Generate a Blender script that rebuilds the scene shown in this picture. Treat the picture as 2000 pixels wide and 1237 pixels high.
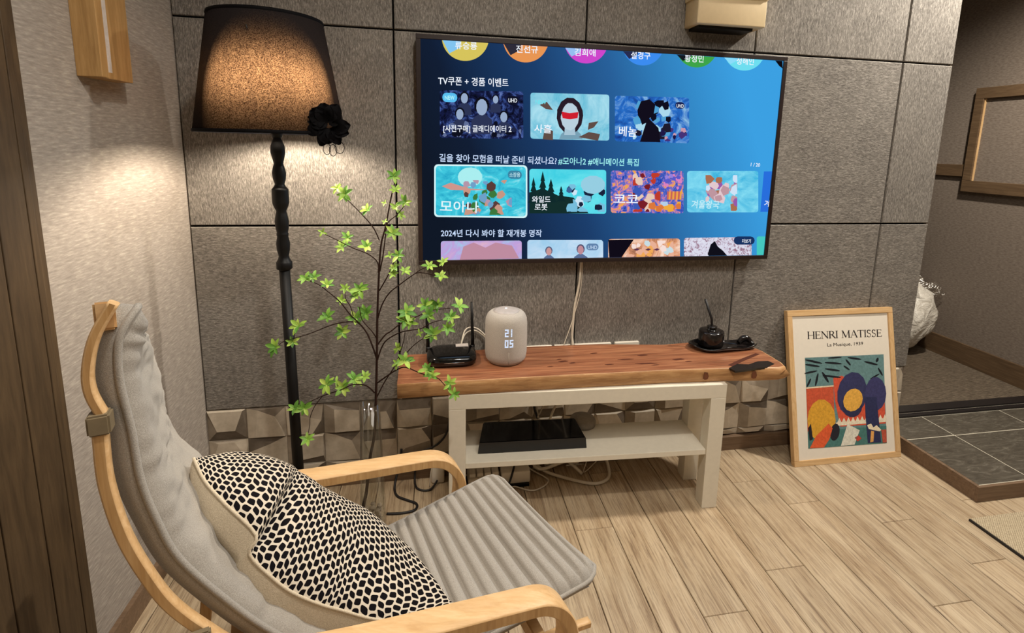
import bpy, bmesh, math, random
from mathutils import Vector, Matrix, noise
random.seed(7)
for o in list(bpy.data.objects): bpy.data.objects.remove(o)
SC = bpy.context.scene; COL = SC.collection
# ------------------------------------------------------------------ camera
CAM = Vector((0.728174, -1.675142, 1.152643)); F = 1004.44; CX, CY = 1043.27, 454.10
def _cam_rot():
    w = Vector((0.169953, 0.00949, 0.185002)); R0 = Matrix(((1,0,0),(0,0,-1),(0,1,0)))
    return R0 @ Matrix.Rotation(w.length, 3, w.normalized())
RC = _cam_rot()                                    # world -> (right, down, forward)
cam_d = bpy.data.cameras.new('camera'); cam = bpy.data.objects.new('camera', cam_d); COL.objects.link(cam)
cam_d.sensor_width = 36; cam_d.sensor_fit = 'HORIZONTAL'; cam_d.lens = F/2000*36
cam_d.shift_x = -(CX-1000)/2000; cam_d.shift_y = (CY-618.5)/2000
cam_d.clip_start = .02
M = Matrix((RC[0], -RC[1], -RC[2])).transposed().to_4x4(); M.translation = CAM; cam.matrix_world = M
SC.camera = cam
def at(px, py, axis, val):
    """the point of the plane x/y/z = val that stands at a place of the photograph"""
    d = RC.transposed() @ Vector(((px-CX)/F, (py-CY)/F, 1))
    return CAM + d*((val-CAM[axis])/d[axis])
# ------------------------------------------------------------------ light, world, exposure
w = bpy.data.worlds.new('world'); SC.world = w; w.use_nodes = True
w.node_tree.nodes['Background'].inputs[0].default_value = (.9,.8,.7,1); w.node_tree.nodes['Background'].inputs[1].default_value = .25
SC.view_settings.view_transform = 'Standard'; SC.view_settings.look = 'None'; SC.view_settings.gamma = 1
SC.view_settings.use_curve_mapping = False; SC.view_settings.exposure = 0.0
def light(name, kind, loc, energy, color, size=.1, target=None, size_y=None, spread=None, spot=None, blend=.5):
    l = bpy.data.lights.new(name, kind); o = bpy.data.objects.new(name, l); COL.objects.link(o)
    l.energy = energy; l.color = color; o.location = loc
    if kind == 'AREA':
        l.size = size
        if size_y: l.shape = 'RECTANGLE'; l.size_y = size_y
        if spread: l.spread = math.radians(spread)
    else: l.shadow_soft_size = size
    if kind == 'SPOT': l.spot_size = math.radians(spot); l.spot_blend = blend
    if target is not None:
        o.rotation_euler = (Vector(target)-Vector(loc)).to_track_quat('-Z', 'Y').to_euler()
    return o
light('ceiling_spot_light', 'SPOT', (2.75,-.32,2.33), 172, (1,.93,.82), .045, (2.6,-.42,0), spot=150, blend=.6)
light('ceiling_fill_light', 'AREA', (1.6,-1.7,2.34), 21, (1,.94,.86), 1.1, (1.6,-1.7,0))  # added soft overhead fill, not a known panel fixture
light('ceiling_downlight', 'SPOT', (.95,-1.35,2.33), 58, (1,.93,.82), .045, (.9,-1.1,0), spot=140, blend=.7)
# ------------------------------------------------------------------ materials
def lin(c):
    c = c/255; return c/12.92 if c <= .04045 else ((c+.055)/1.055)**2.4
def rgb(r, g, b): return (lin(r), lin(g), lin(b), 1)
class NT:
    def __init__(s, name):
        s.m = bpy.data.materials.new(name); s.m.use_nodes = True; s.t = s.m.node_tree; s.b = s.t.nodes['Principled BSDF']; s.out = s.t.nodes['Material Output']
    def n(s, typ, **kw):
        nd = s.t.nodes.new(typ)
        for k, v in kw.items():
            if k.startswith('i_'): nd.inputs[k[2:].replace('_', ' ')].default_value = v
            else: setattr(nd, k, v)
        return nd
    def l(s, a, b): s.t.links.new(a, b)
    def coord(s, scale=(1,1,1), out='Object', rand=True, rot=(0,0,0)):
        tc = s.n('ShaderNodeTexCoord'); mp = s.n('ShaderNodeMapping'); mp.inputs['Scale'].default_value = scale; mp.inputs['Rotation'].default_value = rot
        s.l(tc.outputs[out], mp.inputs['Vector'])
        if rand:
            oi = s.n('ShaderNodeObjectInfo'); mu = s.n('ShaderNodeMath', operation='MULTIPLY'); mu.inputs[1].default_value = 37.
            s.l(oi.outputs['Random'], mu.inputs[0]); cb = s.n('ShaderNodeCombineXYZ')
            s.l(mu.outputs[0], cb.inputs[0]); s.l(mu.outputs[0], cb.inputs[1]); s.l(cb.outputs[0], mp.inputs['Location'])
        return mp.outputs[0]
    def noise(s, vec, scale, detail=3, rough=.6, dist=0):
        nd = s.n('ShaderNodeTexNoise'); nd.inputs['Scale'].default_value = scale; nd.inputs['Detail'].default_value = detail
        nd.inputs['Roughness'].default_value = rough; nd.inputs['Distortion'].default_value = dist; s.l(vec, nd.inputs['Vector']); return nd.outputs[0]
    def ramp(s, fac, stops, interp='LINEAR'):
        r = s.n('ShaderNodeValToRGB'); r.color_ramp.interpolation = interp; e = r.color_ramp.elements
        while len(e) < len(stops): e.new(.5)
        for k, (p_, c) in enumerate(stops): e[k].position = p_; e[k].color = c if len(c) == 4 else (*c, 1)
        s.l(fac, r.inputs[0]); return r.outputs[0]
    def mix(s, fac, a, b, mode='MIX'):
        m = s.n('ShaderNodeMix', data_type='RGBA', blend_type=mode)
        for sock, v in ((m.inputs[0], fac), (m.inputs[6], a), (m.inputs[7], b)):
            if hasattr(v, 'is_linked') or hasattr(v, 'links'): s.l(v, sock)
            else: sock.default_value = v
        return m.outputs[2]
    def math(s, op, a, b=0.):
        m = s.n('ShaderNodeMath', operation=op)
        for k, v in enumerate((a, b)):
            if hasattr(v, 'links'): s.l(v, m.inputs[k])
            else: m.inputs[k].default_value = v
        return m.outputs[0]
    def bump(s, h, dist=.002, strength=.6):
        b = s.n('ShaderNodeBump'); b.inputs['Strength'].default_value = strength; b.inputs['Distance'].default_value = dist
        s.l(h, b.inputs['Height']); s.l(b.outputs[0], s.b.inputs['Normal'])
    def col(s, c):
        if hasattr(c, 'links'): s.l(c, s.b.inputs['Base Color'])
        else: s.b.inputs['Base Color'].default_value = c
    def fin(s, rough=.6, spec=.5, metal=0.):
        s.b.inputs['Roughness'].default_value = rough; s.b.inputs['Specular IOR Level'].default_value = spec; s.b.inputs['Metallic'].default_value = metal; return s.m
MAT = {}
def plain(name, c, rough=.5, spec=.5, metal=0., var=.12, scale=60):
    t = NT(name); v = t.coord(); f = t.noise(v, scale)
    d = tuple(x*(1-var) for x in c[:3])+(1,); e = tuple(min(1, x*(1+var)) for x in c[:3])+(1,)
    t.col(t.ramp(f, [(.3, d), (.7, e)])); MAT[name] = t.fin(rough, spec, metal); return MAT[name]
def felt(name, sc):
    t = NT(name); v = t.coord(sc); f = t.noise(v, 1, 4, .75, .6); g = t.noise(t.coord((9,9,9)), 1, 2)
    c = t.ramp(f, [(.33, rgb(76,72,69)), (.5, rgb(123,118,112)), (.67, rgb(176,170,162))])
    t.col(t.mix(.25, c, t.ramp(g, [(.35, rgb(106,101,96)), (.65, rgb(140,134,126))]))); t.bump(f, .0015, .5); MAT[name] = t.fin(.95, .1)
felt('felt_v', (330,300,75)); felt('felt_h', (75,300,330))
t = NT('wallpaper'); v = t.coord((150,34,230), rand=False); f = t.noise(v, 1, 3, .65, .15); g = t.noise(t.coord((300,300,300), rand=False), 1, 2)
c = t.ramp(f, [(.3, rgb(142,134,126)), (.55, rgb(162,153,144)), (.74, rgb(186,177,166))]); t.col(c); t.bump(t.math('ADD', f, t.math('MULTIPLY', g, .4)), .001, .35); MAT['wallpaper'] = t.fin(.9, .08)
t = NT('hall_wallpaper'); f = t.noise(t.coord((90,60,200), rand=False), 1, 3); t.col(t.ramp(f, [(.35, rgb(112,100,90)), (.65, rgb(134,122,110))])); t.bump(f, .001, .3); MAT['hall_wallpaper'] = t.fin(.9, .1)
plain('ceiling_white', rgb(205,195,180), .9, .1)
def wood(name, dark, mid, light_, sc=(40,4,40), rough=.45, spec=.35, strength=.25, dist=1.2):
    t = NT(name); v = t.coord(sc); f = t.noise(v, 1, 5, .65, dist); g = t.noise(t.coord(tuple(3*x for x in sc)), 1, 3, .6)
    c = t.ramp(f, [(.28, dark), (.5, mid), (.72, light_)])
    t.col(t.mix(.4, c, t.ramp(g, [(.35, mid), (.65, light_)]))); t.bump(g, .0006, strength); MAT[name] = t.fin(rough, spec); return t
wood('birch_x', rgb(184,142,92), rgb(208,168,118), rgb(226,192,146), (5,60,60))
wood('birch_z', rgb(158,116,70), rgb(188,146,94), rgb(210,172,122), (60,60,5))
wood('oak_frame_z', rgb(180,140,92), rgb(206,168,118), rgb(224,190,144), (70,70,6))
wood('oak_frame_x', rgb(180,140,92), rgb(206,168,118), rgb(224,190,144), (6,70,70))
wood('door_wood', rgb(46,36,25), rgb(70,55,38), rgb(92,74,52), (60,40,4), .5)
wood('hall_wood', rgb(68,52,37), rgb(92,72,52), rgb(112,90,66), (4,5,60), .5)
wood('walnut_trim', rgb(84,66,50), rgb(112,90,70), rgb(134,110,88), (5,60,90), .5)
wood('sconce_wood', rgb(140,104,60), rgb(170,132,82), rgb(190,152,100), (90,50,6), .5)
# slab: red heartwood on top, pale sapwood on the live edge
t = wood('slab_top', rgb(66,36,25), rgb(134,80,54), rgb(186,130,92), (2.6,46,30), .30, .5, .15, 1.8)
t = wood('slab_edge', rgb(118,78,46), rgb(172,126,82), rgb(206,164,114), (7,22,50), .42, .4, .25, 1.5)
plain('resin_black', rgb(26,20,20), .12, .6); plain('knot_brown', rgb(104,58,36), .4); plain('crack_brown', rgb(84,42,28), .4)
# planks
t = NT('plank'); oi = t.n('ShaderNodeObjectInfo')
f = t.noise(t.coord((150,5,40)), 1, 6, .7, .9); g = t.noise(t.coord((26,3.0,10)), 1, 3, .6, .4); h = t.noise(t.coord((420,14,50)), 1, 3, .7)
c = t.ramp(f, [(.32, rgb(92,72,54)), (.41, rgb(150,126,98)), (.52, rgb(190,168,136)), (.8, rgb(208,190,160))])
c = t.mix(t.ramp(h, [(.36, (.75,.75,.75)), (.45, (0,0,0))]), c, rgb(88,68,50)); c = t.mix(.4, c, t.ramp(g, [(.35, rgb(150,126,100)), (.65, rgb(204,186,160))]))
br = t.math('ADD', t.math('MULTIPLY', oi.outputs['Random'], .16), .88); hs = t.n('ShaderNodeHueSaturation'); t.l(c, hs.inputs['Color']); t.l(br, hs.inputs['Value'])
t.col(hs.outputs[0]); t.bump(h, .0008, .5); MAT['plank'] = t.fin(.36, .4)
plain('gap_dark', rgb(60,42,28), .9, .1)
# tiles and stone
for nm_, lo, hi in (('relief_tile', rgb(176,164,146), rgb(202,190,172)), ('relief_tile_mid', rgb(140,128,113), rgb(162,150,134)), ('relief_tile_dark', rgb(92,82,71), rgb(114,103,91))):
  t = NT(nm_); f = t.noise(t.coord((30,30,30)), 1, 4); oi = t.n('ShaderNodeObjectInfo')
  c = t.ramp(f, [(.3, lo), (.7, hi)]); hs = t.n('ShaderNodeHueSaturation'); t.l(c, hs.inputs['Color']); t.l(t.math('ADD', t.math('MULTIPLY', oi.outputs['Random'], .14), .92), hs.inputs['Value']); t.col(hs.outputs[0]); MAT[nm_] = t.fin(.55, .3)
t = NT('slate_tile'); f = t.noise(t.coord((9,30,20)), 1, 6, .7, 2.5); t.col(t.ramp(f, [(.3, rgb(62,56,48)), (.55, rgb(86,80,70)), (.75, rgb(126,120,108))])); t.bump(f, .001, .3); MAT['slate_tile'] = t.fin(.38, .45)
plain('grout', rgb(196,188,170), .9, .1); plain('grout_tile', rgb(140,126,108), .9, .1)
t = NT('carpet'); f = t.noise(t.coord((30,260,60), rand=False), 1, 4, .8); t.col(t.ramp(f, [(.32, rgb(60,52,44)), (.68, rgb(128,114,98))])); t.bump(f, .003, .8); MAT['carpet'] = t.fin(1, 0)
plain('black_sill', rgb(30,26,26), .4, .4); plain('void', rgb(20,18,17), .9, 0)
# fabrics
def fabric(name, a, b, sc=900, strength=.35):
    t = NT(name); v = t.coord((1,1,1), rand=False); f = t.noise(v, sc, 3, .7); g = t.noise(v, 30, 3)
    c = t.ramp(f, [(.36, a), (.64, b)]); t.col(c); t.bump(t.math('ADD', f, t.math('MULTIPLY', g, 2.)), .0015, strength); t.b.inputs['Sheen Weight'].default_value = .15; MAT[name] = t.fin(.95, .1)
fabric('grey_cushion', rgb(142,136,128), rgb(172,166,157), 900); fabric('beige_linen', rgb(196,180,154), rgb(222,208,184), 700)
fabric('speaker_cloth', rgb(160,152,144), rgb(190,182,172), 800, .2); plain('speaker_top', rgb(176,168,164), .45)
t = NT('knotted_weave'); uv = t.n('ShaderNodeUVMap'); sx = t.n('ShaderNodeSeparateXYZ')
wn = t.n('ShaderNodeTexNoise'); wn.inputs['Scale'].default_value = 6; t.l(uv.outputs[0], wn.inputs['Vector'])
wm = t.n('ShaderNodeVectorMath', operation='MULTIPLY_ADD'); t.l(wn.outputs['Color'], wm.inputs[0]); wm.inputs[1].default_value = (.035,.035,0); t.l(uv.outputs[0], wm.inputs[2])
t.l(wm.outputs[0], sx.inputs[0])
a = t.math('MULTIPLY', sx.outputs[0], 21.); b = t.math('MULTIPLY', sx.outputs[1], 52.)
par = t.math('MODULO', t.math('FLOOR', b), 2.); a2 = t.math('ADD', a, t.math('MULTIPLY', par, .5))
fa = t.math('SUBTRACT', t.math('FRACT', a2), .5); fb = t.math('SUBTRACT', t.math('FRACT', b), .5)
sgn = t.math('SUBTRACT', t.math('MULTIPLY', par, 2.), 1.); fa2 = t.math('ADD', fa, t.math('MULTIPLY', t.math('MULTIPLY', fb, sgn), .22))
d = t.math('ADD', t.math('POWER', t.math('ABSOLUTE', t.math('MULTIPLY', fa2, 2.75)), 3.6), t.math('POWER', t.math('ABSOLUTE', t.math('MULTIPLY', fb, 2.3)), 3.6))
nz = t.n('ShaderNodeTexNoise'); nz.inputs['Scale'].default_value = 70; t.l(uv.outputs[0], nz.inputs['Vector'])
d = t.math('ADD', d, t.math('MULTIPLY', t.math('SUBTRACT', nz.outputs[0], .5), .9))
m_ = t.ramp(d, [(.0, (0,0,0)), (.85, (0,0,0)), (1., (1,1,1))]); t.col(t.mix(m_, rgb(16,13,16), rgb(206,194,176)))
t.bump(m_, .004, .8); MAT['knotted_weave'] = t.fin(.95, .1)
# misc
plain('white_paint', rgb(230,223,206), .45, .4, var=.03); plain('white_plastic', rgb(226,218,204), .35, var=.03); plain('cable_white', rgb(216,206,188), .5, var=.03)
plain('cable_black', rgb(18,16,18), .5); plain('black_gloss', rgb(8,8,9), .12, .6); plain('black_satin', rgb(10,9,9), .5, .3); plain('black_side', rgb(24,24,26), .3, .5)
plain('tv_frame', rgb(36,24,22), .4, .4); plain('cream_plastic', rgb(212,190,150), .45, var=.03); plain('clamp_grey', rgb(126,112,88), .4); plain('steel', rgb(190,190,190), .25, .5, 1.)
plain('mat_board', rgb(226,218,204), .7, .2, var=.02); plain('sticker', rgb(205,196,190), .5); plain('bark', rgb(48,32,26), .8, .1); plain('petal_black', rgb(7,6,8), .8, .1)
plain('blue_cloth', rgb(44,74,104), .9, .1); plain('grey_paint', rgb(150,140,128), .6); plain('trim_brown', rgb(74,58,48), .6)
t = NT('glaze_black'); f = t.noise(t.coord((50,50,50)), 1, 4); t.col(t.ramp(f, [(.4, rgb(12,10,10)), (.7, rgb(40,34,32))])); t.bump(f, .002, .4); MAT['glaze_black'] = t.fin(.15, .6)
t = NT('pebble'); f = t.noise(t.coord((60,60,60)), 1, 3); t.col(t.ramp(f, [(.3, rgb(96,82,68)), (.7, rgb(150,134,114))])); MAT['pebble'] = t.fin(.7, .3)
t = NT('leaf'); oi = t.n('ShaderNodeObjectInfo'); f = t.noise(t.coord((80,80,80)), 1, 2)
c = t.ramp(t.math('ADD', t.math('MULTIPLY', oi.outputs['Random'], .75), t.math('MULTIPLY', f, .25)), [(.05, rgb(70,122,44)), (.4, rgb(112,162,60)), (.75, rgb(158,192,78)), (1., rgb(196,208,108))])
t.col(c); t.b.inputs['Subsurface Weight'].default_value = 0; MAT['leaf'] = t.fin(.5, .4)
t = NT('rug_weave'); ch = t.n('ShaderNodeTexChecker'); ch.inputs['Scale'].default_value = 260; t.l(t.coord((1,1,1), rand=False), ch.inputs['Vector']); ch.inputs['Color1'].default_value = rgb(206,190,160); ch.inputs['Color2'].default_value = rgb(120,106,86)
f = t.noise(t.coord((200,200,200), rand=False), 1, 3); t.col(t.mix(.5, ch.outputs[0], t.ramp(f, [(.3, rgb(140,124,100)), (.7, rgb(206,190,160))]))); t.bump(f, .003, .6); MAT['rug_weave'] = t.fin(.95, .1)
t = NT('clear_glass'); tr = t.n('ShaderNodeBsdfTransparent'); tr.inputs[0].default_value = (.93,.94,.93,1); gl = t.n('ShaderNodeBsdfGlossy'); gl.inputs['Roughness'].default_value = .02
fr = t.n('ShaderNodeLayerWeight'); fr.inputs[0].default_value = .5; mx = t.n('ShaderNodeMixShader'); t.l(t.ramp(fr.outputs['Facing'], [(.0,(.06,.06,.06)),(.7,(.12,.12,.12)),(1.,(.8,.8,.8))]), mx.inputs[0]); t.l(tr.outputs[0], mx.inputs[1]); t.l(gl.outputs[0], mx.inputs[2]); t.l(mx.outputs[0], t.out.inputs[0]); MAT['clear_glass'] = t.m
# crumpled clear film: mostly transparent with glossy creases
t = NT('clear_film'); tr = t.n('ShaderNodeBsdfTransparent'); gl = t.n('ShaderNodeBsdfGlossy'); gl.inputs['Roughness'].default_value = .25; gl.inputs[0].default_value = (.9,.85,.78,1)
f = t.noise(t.coord((30,30,30)), 1, 3); bp_ = t.n('ShaderNodeBump'); bp_.inputs['Distance'].default_value = .02; t.l(f, bp_.inputs['Height']); t.l(bp_.outputs[0], gl.inputs['Normal'])
mx = t.n('ShaderNodeMixShader'); mx.inputs[0].default_value = .3; t.l(tr.outputs[0], mx.inputs[1]); t.l(gl.outputs[0], mx.inputs[2]); t.l(mx.outputs[0], t.out.inputs[0]); MAT['clear_film'] = t.m
t = NT('white_sack'); f = t.noise(t.coord((14,14,14)), 1, 4, .6, 1.5); t.col(t.ramp(f, [(.3, rgb(190,182,168)), (.7, rgb(236,230,218))])); t.bump(f, .02, .8); MAT['white_sack'] = t.fin(.35, .5)
# lamp shade: dark woven cloth, lets some of the bulb's light through
t = NT('shade_cloth'); v = t.coord((1,1,1), rand=False); f = t.noise(v, 420, 3, .8); g = t.noise(t.coord((60,60,4), rand=False), 1, 2)
tl = t.n('ShaderNodeBsdfTranslucent'); df = t.n('ShaderNodeBsdfDiffuse'); df.inputs[0].default_value = rgb(34,30,30)
t.l(t.mix(.3, t.ramp(f, [(.40, rgb(96,72,56)), (.60, rgb(255,232,204))]), t.ramp(g, [(.35, rgb(196,170,146)), (.65, rgb(240,218,192))]), 'MULTIPLY'), tl.inputs[0])
lw = t.n('ShaderNodeLayerWeight'); lw.inputs[0].default_value = .5
mx = t.n('ShaderNodeMixShader'); t.l(t.ramp(lw.outputs['Facing'], [(.12, (.42,.42,.42)), (.40, (.25,.25,.25)), (.60, (.01,.01,.01))]), mx.inputs[0]); t.l(df.outputs[0], mx.inputs[1]); t.l(tl.outputs[0], mx.inputs[2]); t.l(mx.outputs[0], t.out.inputs[0]); MAT['shade_cloth'] = t.m
def emit(name, c, s=1.):
    if name in MAT: return MAT[name]
    t = NT(name); e = t.n('ShaderNodeEmission'); e.inputs[0].default_value = c; e.inputs[1].default_value = s; t.l(e.outputs[0], t.out.inputs[0]); MAT[name] = t.m; return t.m
def emit_noise(name, stops, sc, s=1., dist=1.5):
    t = NT(name); f = t.noise(t.coord(sc), 1, 5, .65, dist); e = t.n('ShaderNodeEmission'); t.l(t.ramp(f, stops), e.inputs[0]); e.inputs[1].default_value = s; t.l(e.outputs[0], t.out.inputs[0]); MAT[name] = t.m; return t.m
emit('bulb_glow', (1,.85,.67,1), 560)
# ------------------------------------------------------------------ mesh helpers
def tag(o, label=None, cat=None, group=None, kind=None):
    if label: o['label'] = label
    if cat: o['category'] = cat
    if group: o['group'] = group
    if kind: o['kind'] = kind
    return o
def empty(name, loc, label=None, cat=None, group=None, kind=None):
    o = bpy.data.objects.new(name, None); COL.objects.link(o); o.location = loc; o.empty_display_size = .05; bpy.context.view_layer.update()
    return tag(o, label, cat, group, kind)
def link(name, me, mats, parent=None, smooth=False):
    if not isinstance(mats, (list, tuple)): mats = [mats]
    for m in mats: me.materials.append(MAT[m] if isinstance(m, str) else m)
    if smooth:
        for p_ in me.polygons: p_.use_smooth = True
    o = bpy.data.objects.new(name, me); COL.objects.link(o)
    if parent is not None:
        o.parent = parent; o.matrix_parent_inverse = parent.matrix_world.inverted()
    return o
def mk(name, verts, faces, mats, parent=None, smooth=False, mi=None):
    me = bpy.data.meshes.new(name); me.from_pydata([tuple(v) for v in verts], [], faces)
    if mi:
        for k, p_ in enumerate(me.polygons): p_.material_index = mi[k]
    me.update(); return link(name, me, mats, parent, smooth)
def frombm(name, bm, mats, parent=None, smooth=False):
    me = bpy.data.meshes.new(name); bmesh.ops.recalc_face_normals(bm, faces=bm.faces); bm.to_mesh(me); bm.free(); return link(name, me, mats, parent, smooth)
def box(name, a, b, mat, parent=None, bev=0., seg=2):
    bm = bmesh.new(); bmesh.ops.create_cube(bm, size=1)
    for v in bm.verts: v.co = Vector([a[i]+(v.co[i]+.5)*(b[i]-a[i]) for i in range(3)])
    if bev: bmesh.ops.bevel(bm, geom=bm.edges[:], offset=bev, segments=seg, affect='EDGES', profile=.5)
    return frombm(name, bm, mat, parent, bool(bev) and seg > 2)
def hexa(name, P, mat, parent=None, bev=0.):
    """8 corners: bottom loop of four, top loop of four"""
    bm = bmesh.new(); v = [bm.verts.new(p_) for p_ in P]
    for f in ((3,2,1,0),(4,5,6,7),(0,1,5,4),(1,2,6,5),(2,3,7,6),(3,0,4,7)): bm.faces.new([v[i] for i in f])
    if bev: bmesh.ops.bevel(bm, geom=bm.edges[:], offset=bev, segments=2, affect='EDGES')
    return frombm(name, bm, mat, parent)
def lathe(name, prof, c, mat, parent=None, seg=40, smooth=True, cap=True):
    bm = bmesh.new(); rings = []
    for r, z in prof:
        rings.append([bm.verts.new((c[0]+r*math.cos(2*math.pi*k/seg), c[1]+r*math.sin(2*math.pi*k/seg), c[2]+z)) for k in range(seg)])
    for a, b in zip(rings, rings[1:]):
        for k in range(seg): bm.faces.new((a[k], a[(k+1)%seg], b[(k+1)%seg], b[k]))
    if cap: bm.faces.new(rings[0]); bm.faces.new(rings[-1])
    return frombm(name, bm, mat, parent, smooth)
def tube(name, pts, rad, mat, parent=None, seg=8, smooth_pts=0):
    P = [Vector(p_) for p_ in pts]
    R = list(rad) if isinstance(rad, (list, tuple)) else [rad]*len(P)
    if smooth_pts: P, R = spline(P, smooth_pts, R)
    bm = bmesh.new(); rings = []; up = Vector((.13,.27,.95)).normalized(); prev = None
    for i, q in enumerate(P):
        d = (P[min(i+1, len(P)-1)]-P[max(i-1, 0)]).normalized()
        if prev is None: u = d.cross(up).normalized() if abs(d.dot(up)) < .98 else d.cross(Vector((1,0,0))).normalized()
        else:
            u = (prev-d*prev.dot(d)).normalized()
        prev = u; v = d.cross(u)
        rings.append([bm.verts.new(q+(u*math.cos(2*math.pi*k/seg)+v*math.sin(2*math.pi*k/seg))*R[i]) for k in range(seg)])
    for a, b in zip(rings, rings[1:]):
        for k in range(seg): bm.faces.new((a[k], a[(k+1)%seg], b[(k+1)%seg], b[k]))
    bm.faces.new(rings[0]); bm.faces.new(rings[-1]); return frombm(name, bm, mat, parent, True)
def spline(P, n, R=None):
    P = [Vector(q) for q in P]; out = []; ro = []
    for i in range(len(P)-1):
        p0, p1, p2, p3 = P[max(i-1, 0)], P[i], P[i+1], P[min(i+2, len(P)-1)]
        for k in range(n):
            s = k/n; out.append(.5*((2*p1)+(p2-p0)*s+(2*p0-5*p1+4*p2-p3)*s*s+(3*p1-p0-3*p2+p3)*s**3))
            if R: ro.append(R[i]*(1-s)+R[i+1]*s)
    out.append(P[-1])
    if R: ro.append(R[-1]); return out, ro
    return out
def poly(name, pts, mat, parent=None, flip=False):
    return mk(name, pts, [list(range(len(pts)))[::-1] if flip else list(range(len(pts)))], mat, parent)
_fonts = {}
def text_mesh(name, body, mat, parent, P0, P1, height, normal, ital=False, font=None):
    """flat lettering whose baseline runs from P0 to P1, cap height scaled to height"""
    cu = bpy.data.curves.new(name, 'FONT'); cu.body = body; cu.fill_mode = 'FRONT' if hasattr(cu, 'fill_mode') else 'BOTH'; cu.resolution_u = 3; cu.offset = .012 if 'HENRI' not in body and 'Musique' not in body else 0
    tmp = bpy.data.objects.new('tmp', cu); COL.objects.link(tmp); bpy.context.view_layer.update()
    me = bpy.data.meshes.new_from_object(tmp.evaluated_get(bpy.context.evaluated_depsgraph_get())); bpy.data.objects.remove(tmp); me.name = name; me.materials.clear()
    if not me.vertices: return None
    xs = [v.co.x for v in me.vertices]; ys = [v.co.y for v in me.vertices]; x0, x1, y0, y1 = min(xs), max(xs), min(ys), max(ys)
    ex = P1-P0; n_ = normal.normalized(); ey = n_.cross(ex).normalized()
    for v in me.vertices: v.co = P0+ex*((v.co.x-x0)/(x1-x0))+ey*(height*(v.co.y-y0)/(y1-y0))
    return link(name, me, mat, parent)
# ================================================================== the room
floor = empty('floor', (0,0,0), kind='structure')
box('subfloor', (-.12,-3.4,-.05), (5.1,.02,-.004), 'gap_dark', floor)
joints = {3:-.67, 5:-.565, 7:-.33, 9:-.453, 10:-.636, 8:-.737, 4:-.21, 2:-.079}
L = .915
for k in range(-9, 34):
    xa = 1.01+.1217*k; xb = xa+.1217
    if xb < 0 or xa > 5: continue
    j = joints.get(k, -((k*.37) % 1)*L); j = j-L*math.floor(j/L)-L     # in (-L, 0]
    ys = [.012]; y = j
    while y > -3.3:
        if y < -.01: ys.append(y)
        y -= L
    ys.append(-3.3)
    for y1, y0 in zip(ys, ys[1:]):
        a, b = max(xa, 0)+.0010, min(xb, 5)-.0010
        e = .0015
        P = [(a,y0+.0006,-.006),(b,y0+.0006,-.006),(b,y1-.0006,-.006),(a,y1-.0006,-.006),(a+e,y0+e,0),(b-e,y0+e,0),(b-e,y1-e,0),(a+e,y1-e,0),
             (a,y0+.0006,-e),(b,y0+.0006,-e),(b,y1-.0006,-e),(a,y1-.0006,-e)]
        fs = [(4,5,6,7),(8,9,5,4),(9,10,6,5),(10,11,7,6),(11,8,4,7),(0,1,9,8),(1,2,10,9),(2,3,11,10),(3,0,8,11)]
        o = mk('plank', P, fs, 'plank', floor)
# walls and ceiling
wl = empty('wall_left', (0,0,0), kind='structure'); box('wallpaper', (-.12,-3.4,-.05), (0,.12,2.4), 'wallpaper', wl)
st = lambda o: tag(o, kind='structure')
st(box('ceiling', (-.12,-3.4,2.4), (5.1,3.0,2.5), 'ceiling_white'))
st(box('wall_front', (-.12,-3.5,-.05), (5.1,-3.4,2.5), 'grey_paint')); st(box('wall_right', (5.0,-3.4,-.05), (5.1,.06,2.5), 'grey_paint'))
wb = empty('wall_back', (0,0,0), kind='structure')
box('wall_core', (-.12,.012,-.05), (2.617,.12,2.4), 'void', wb); box('end_face', (2.606,.008,.0), (2.6175,.121,2.4), 'hall_wallpaper', wb)
st(box('wall_beside_opening', (3.56,.09,-.05), (5.1,.2,2.4), 'hall_wallpaper'))
Z0, PH = .2924, .596
cols = [0,.6,1.2,1.8,2.4,2.6155]; rows = [Z0, Z0+PH, Z0+2*PH, Z0+3*PH, 2.395]
vert = {(1,1),(0,1),(1,0),(2,0),(0,2),(1,2),(2,2),(3,2),(4,2),(4,1),(2,1)}
for i in range(5):
    for j in range(4):
        a, b, c0, c1 = cols[i]+.0028, cols[i+1]-.0028, rows[j]+.0028, rows[j+1]-.0028
        if i == 4: b = cols[5]
        e = .0022
        P = [(a,.012,c0),(b,.012,c0),(b,.012,c1),(a,.012,c1),(a,e,c0),(b,e,c0),(b,e,c1),(a,e,c1),(a+e,0,c0+e),(b-e,0,c0+e),(b-e,0,c1-e),(a+e,0,c1-e)]
        mk('felt_panel', P, [(8,9,10,11),(4,5,9,8),(5,6,10,9),(6,7,11,10),(7,4,8,11),(0,1,5,4),(1,2,6,5),(2,3,7,6),(3,0,4,7)], 'felt_v' if (i, j) in vert else 'felt_h', wb)
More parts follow.
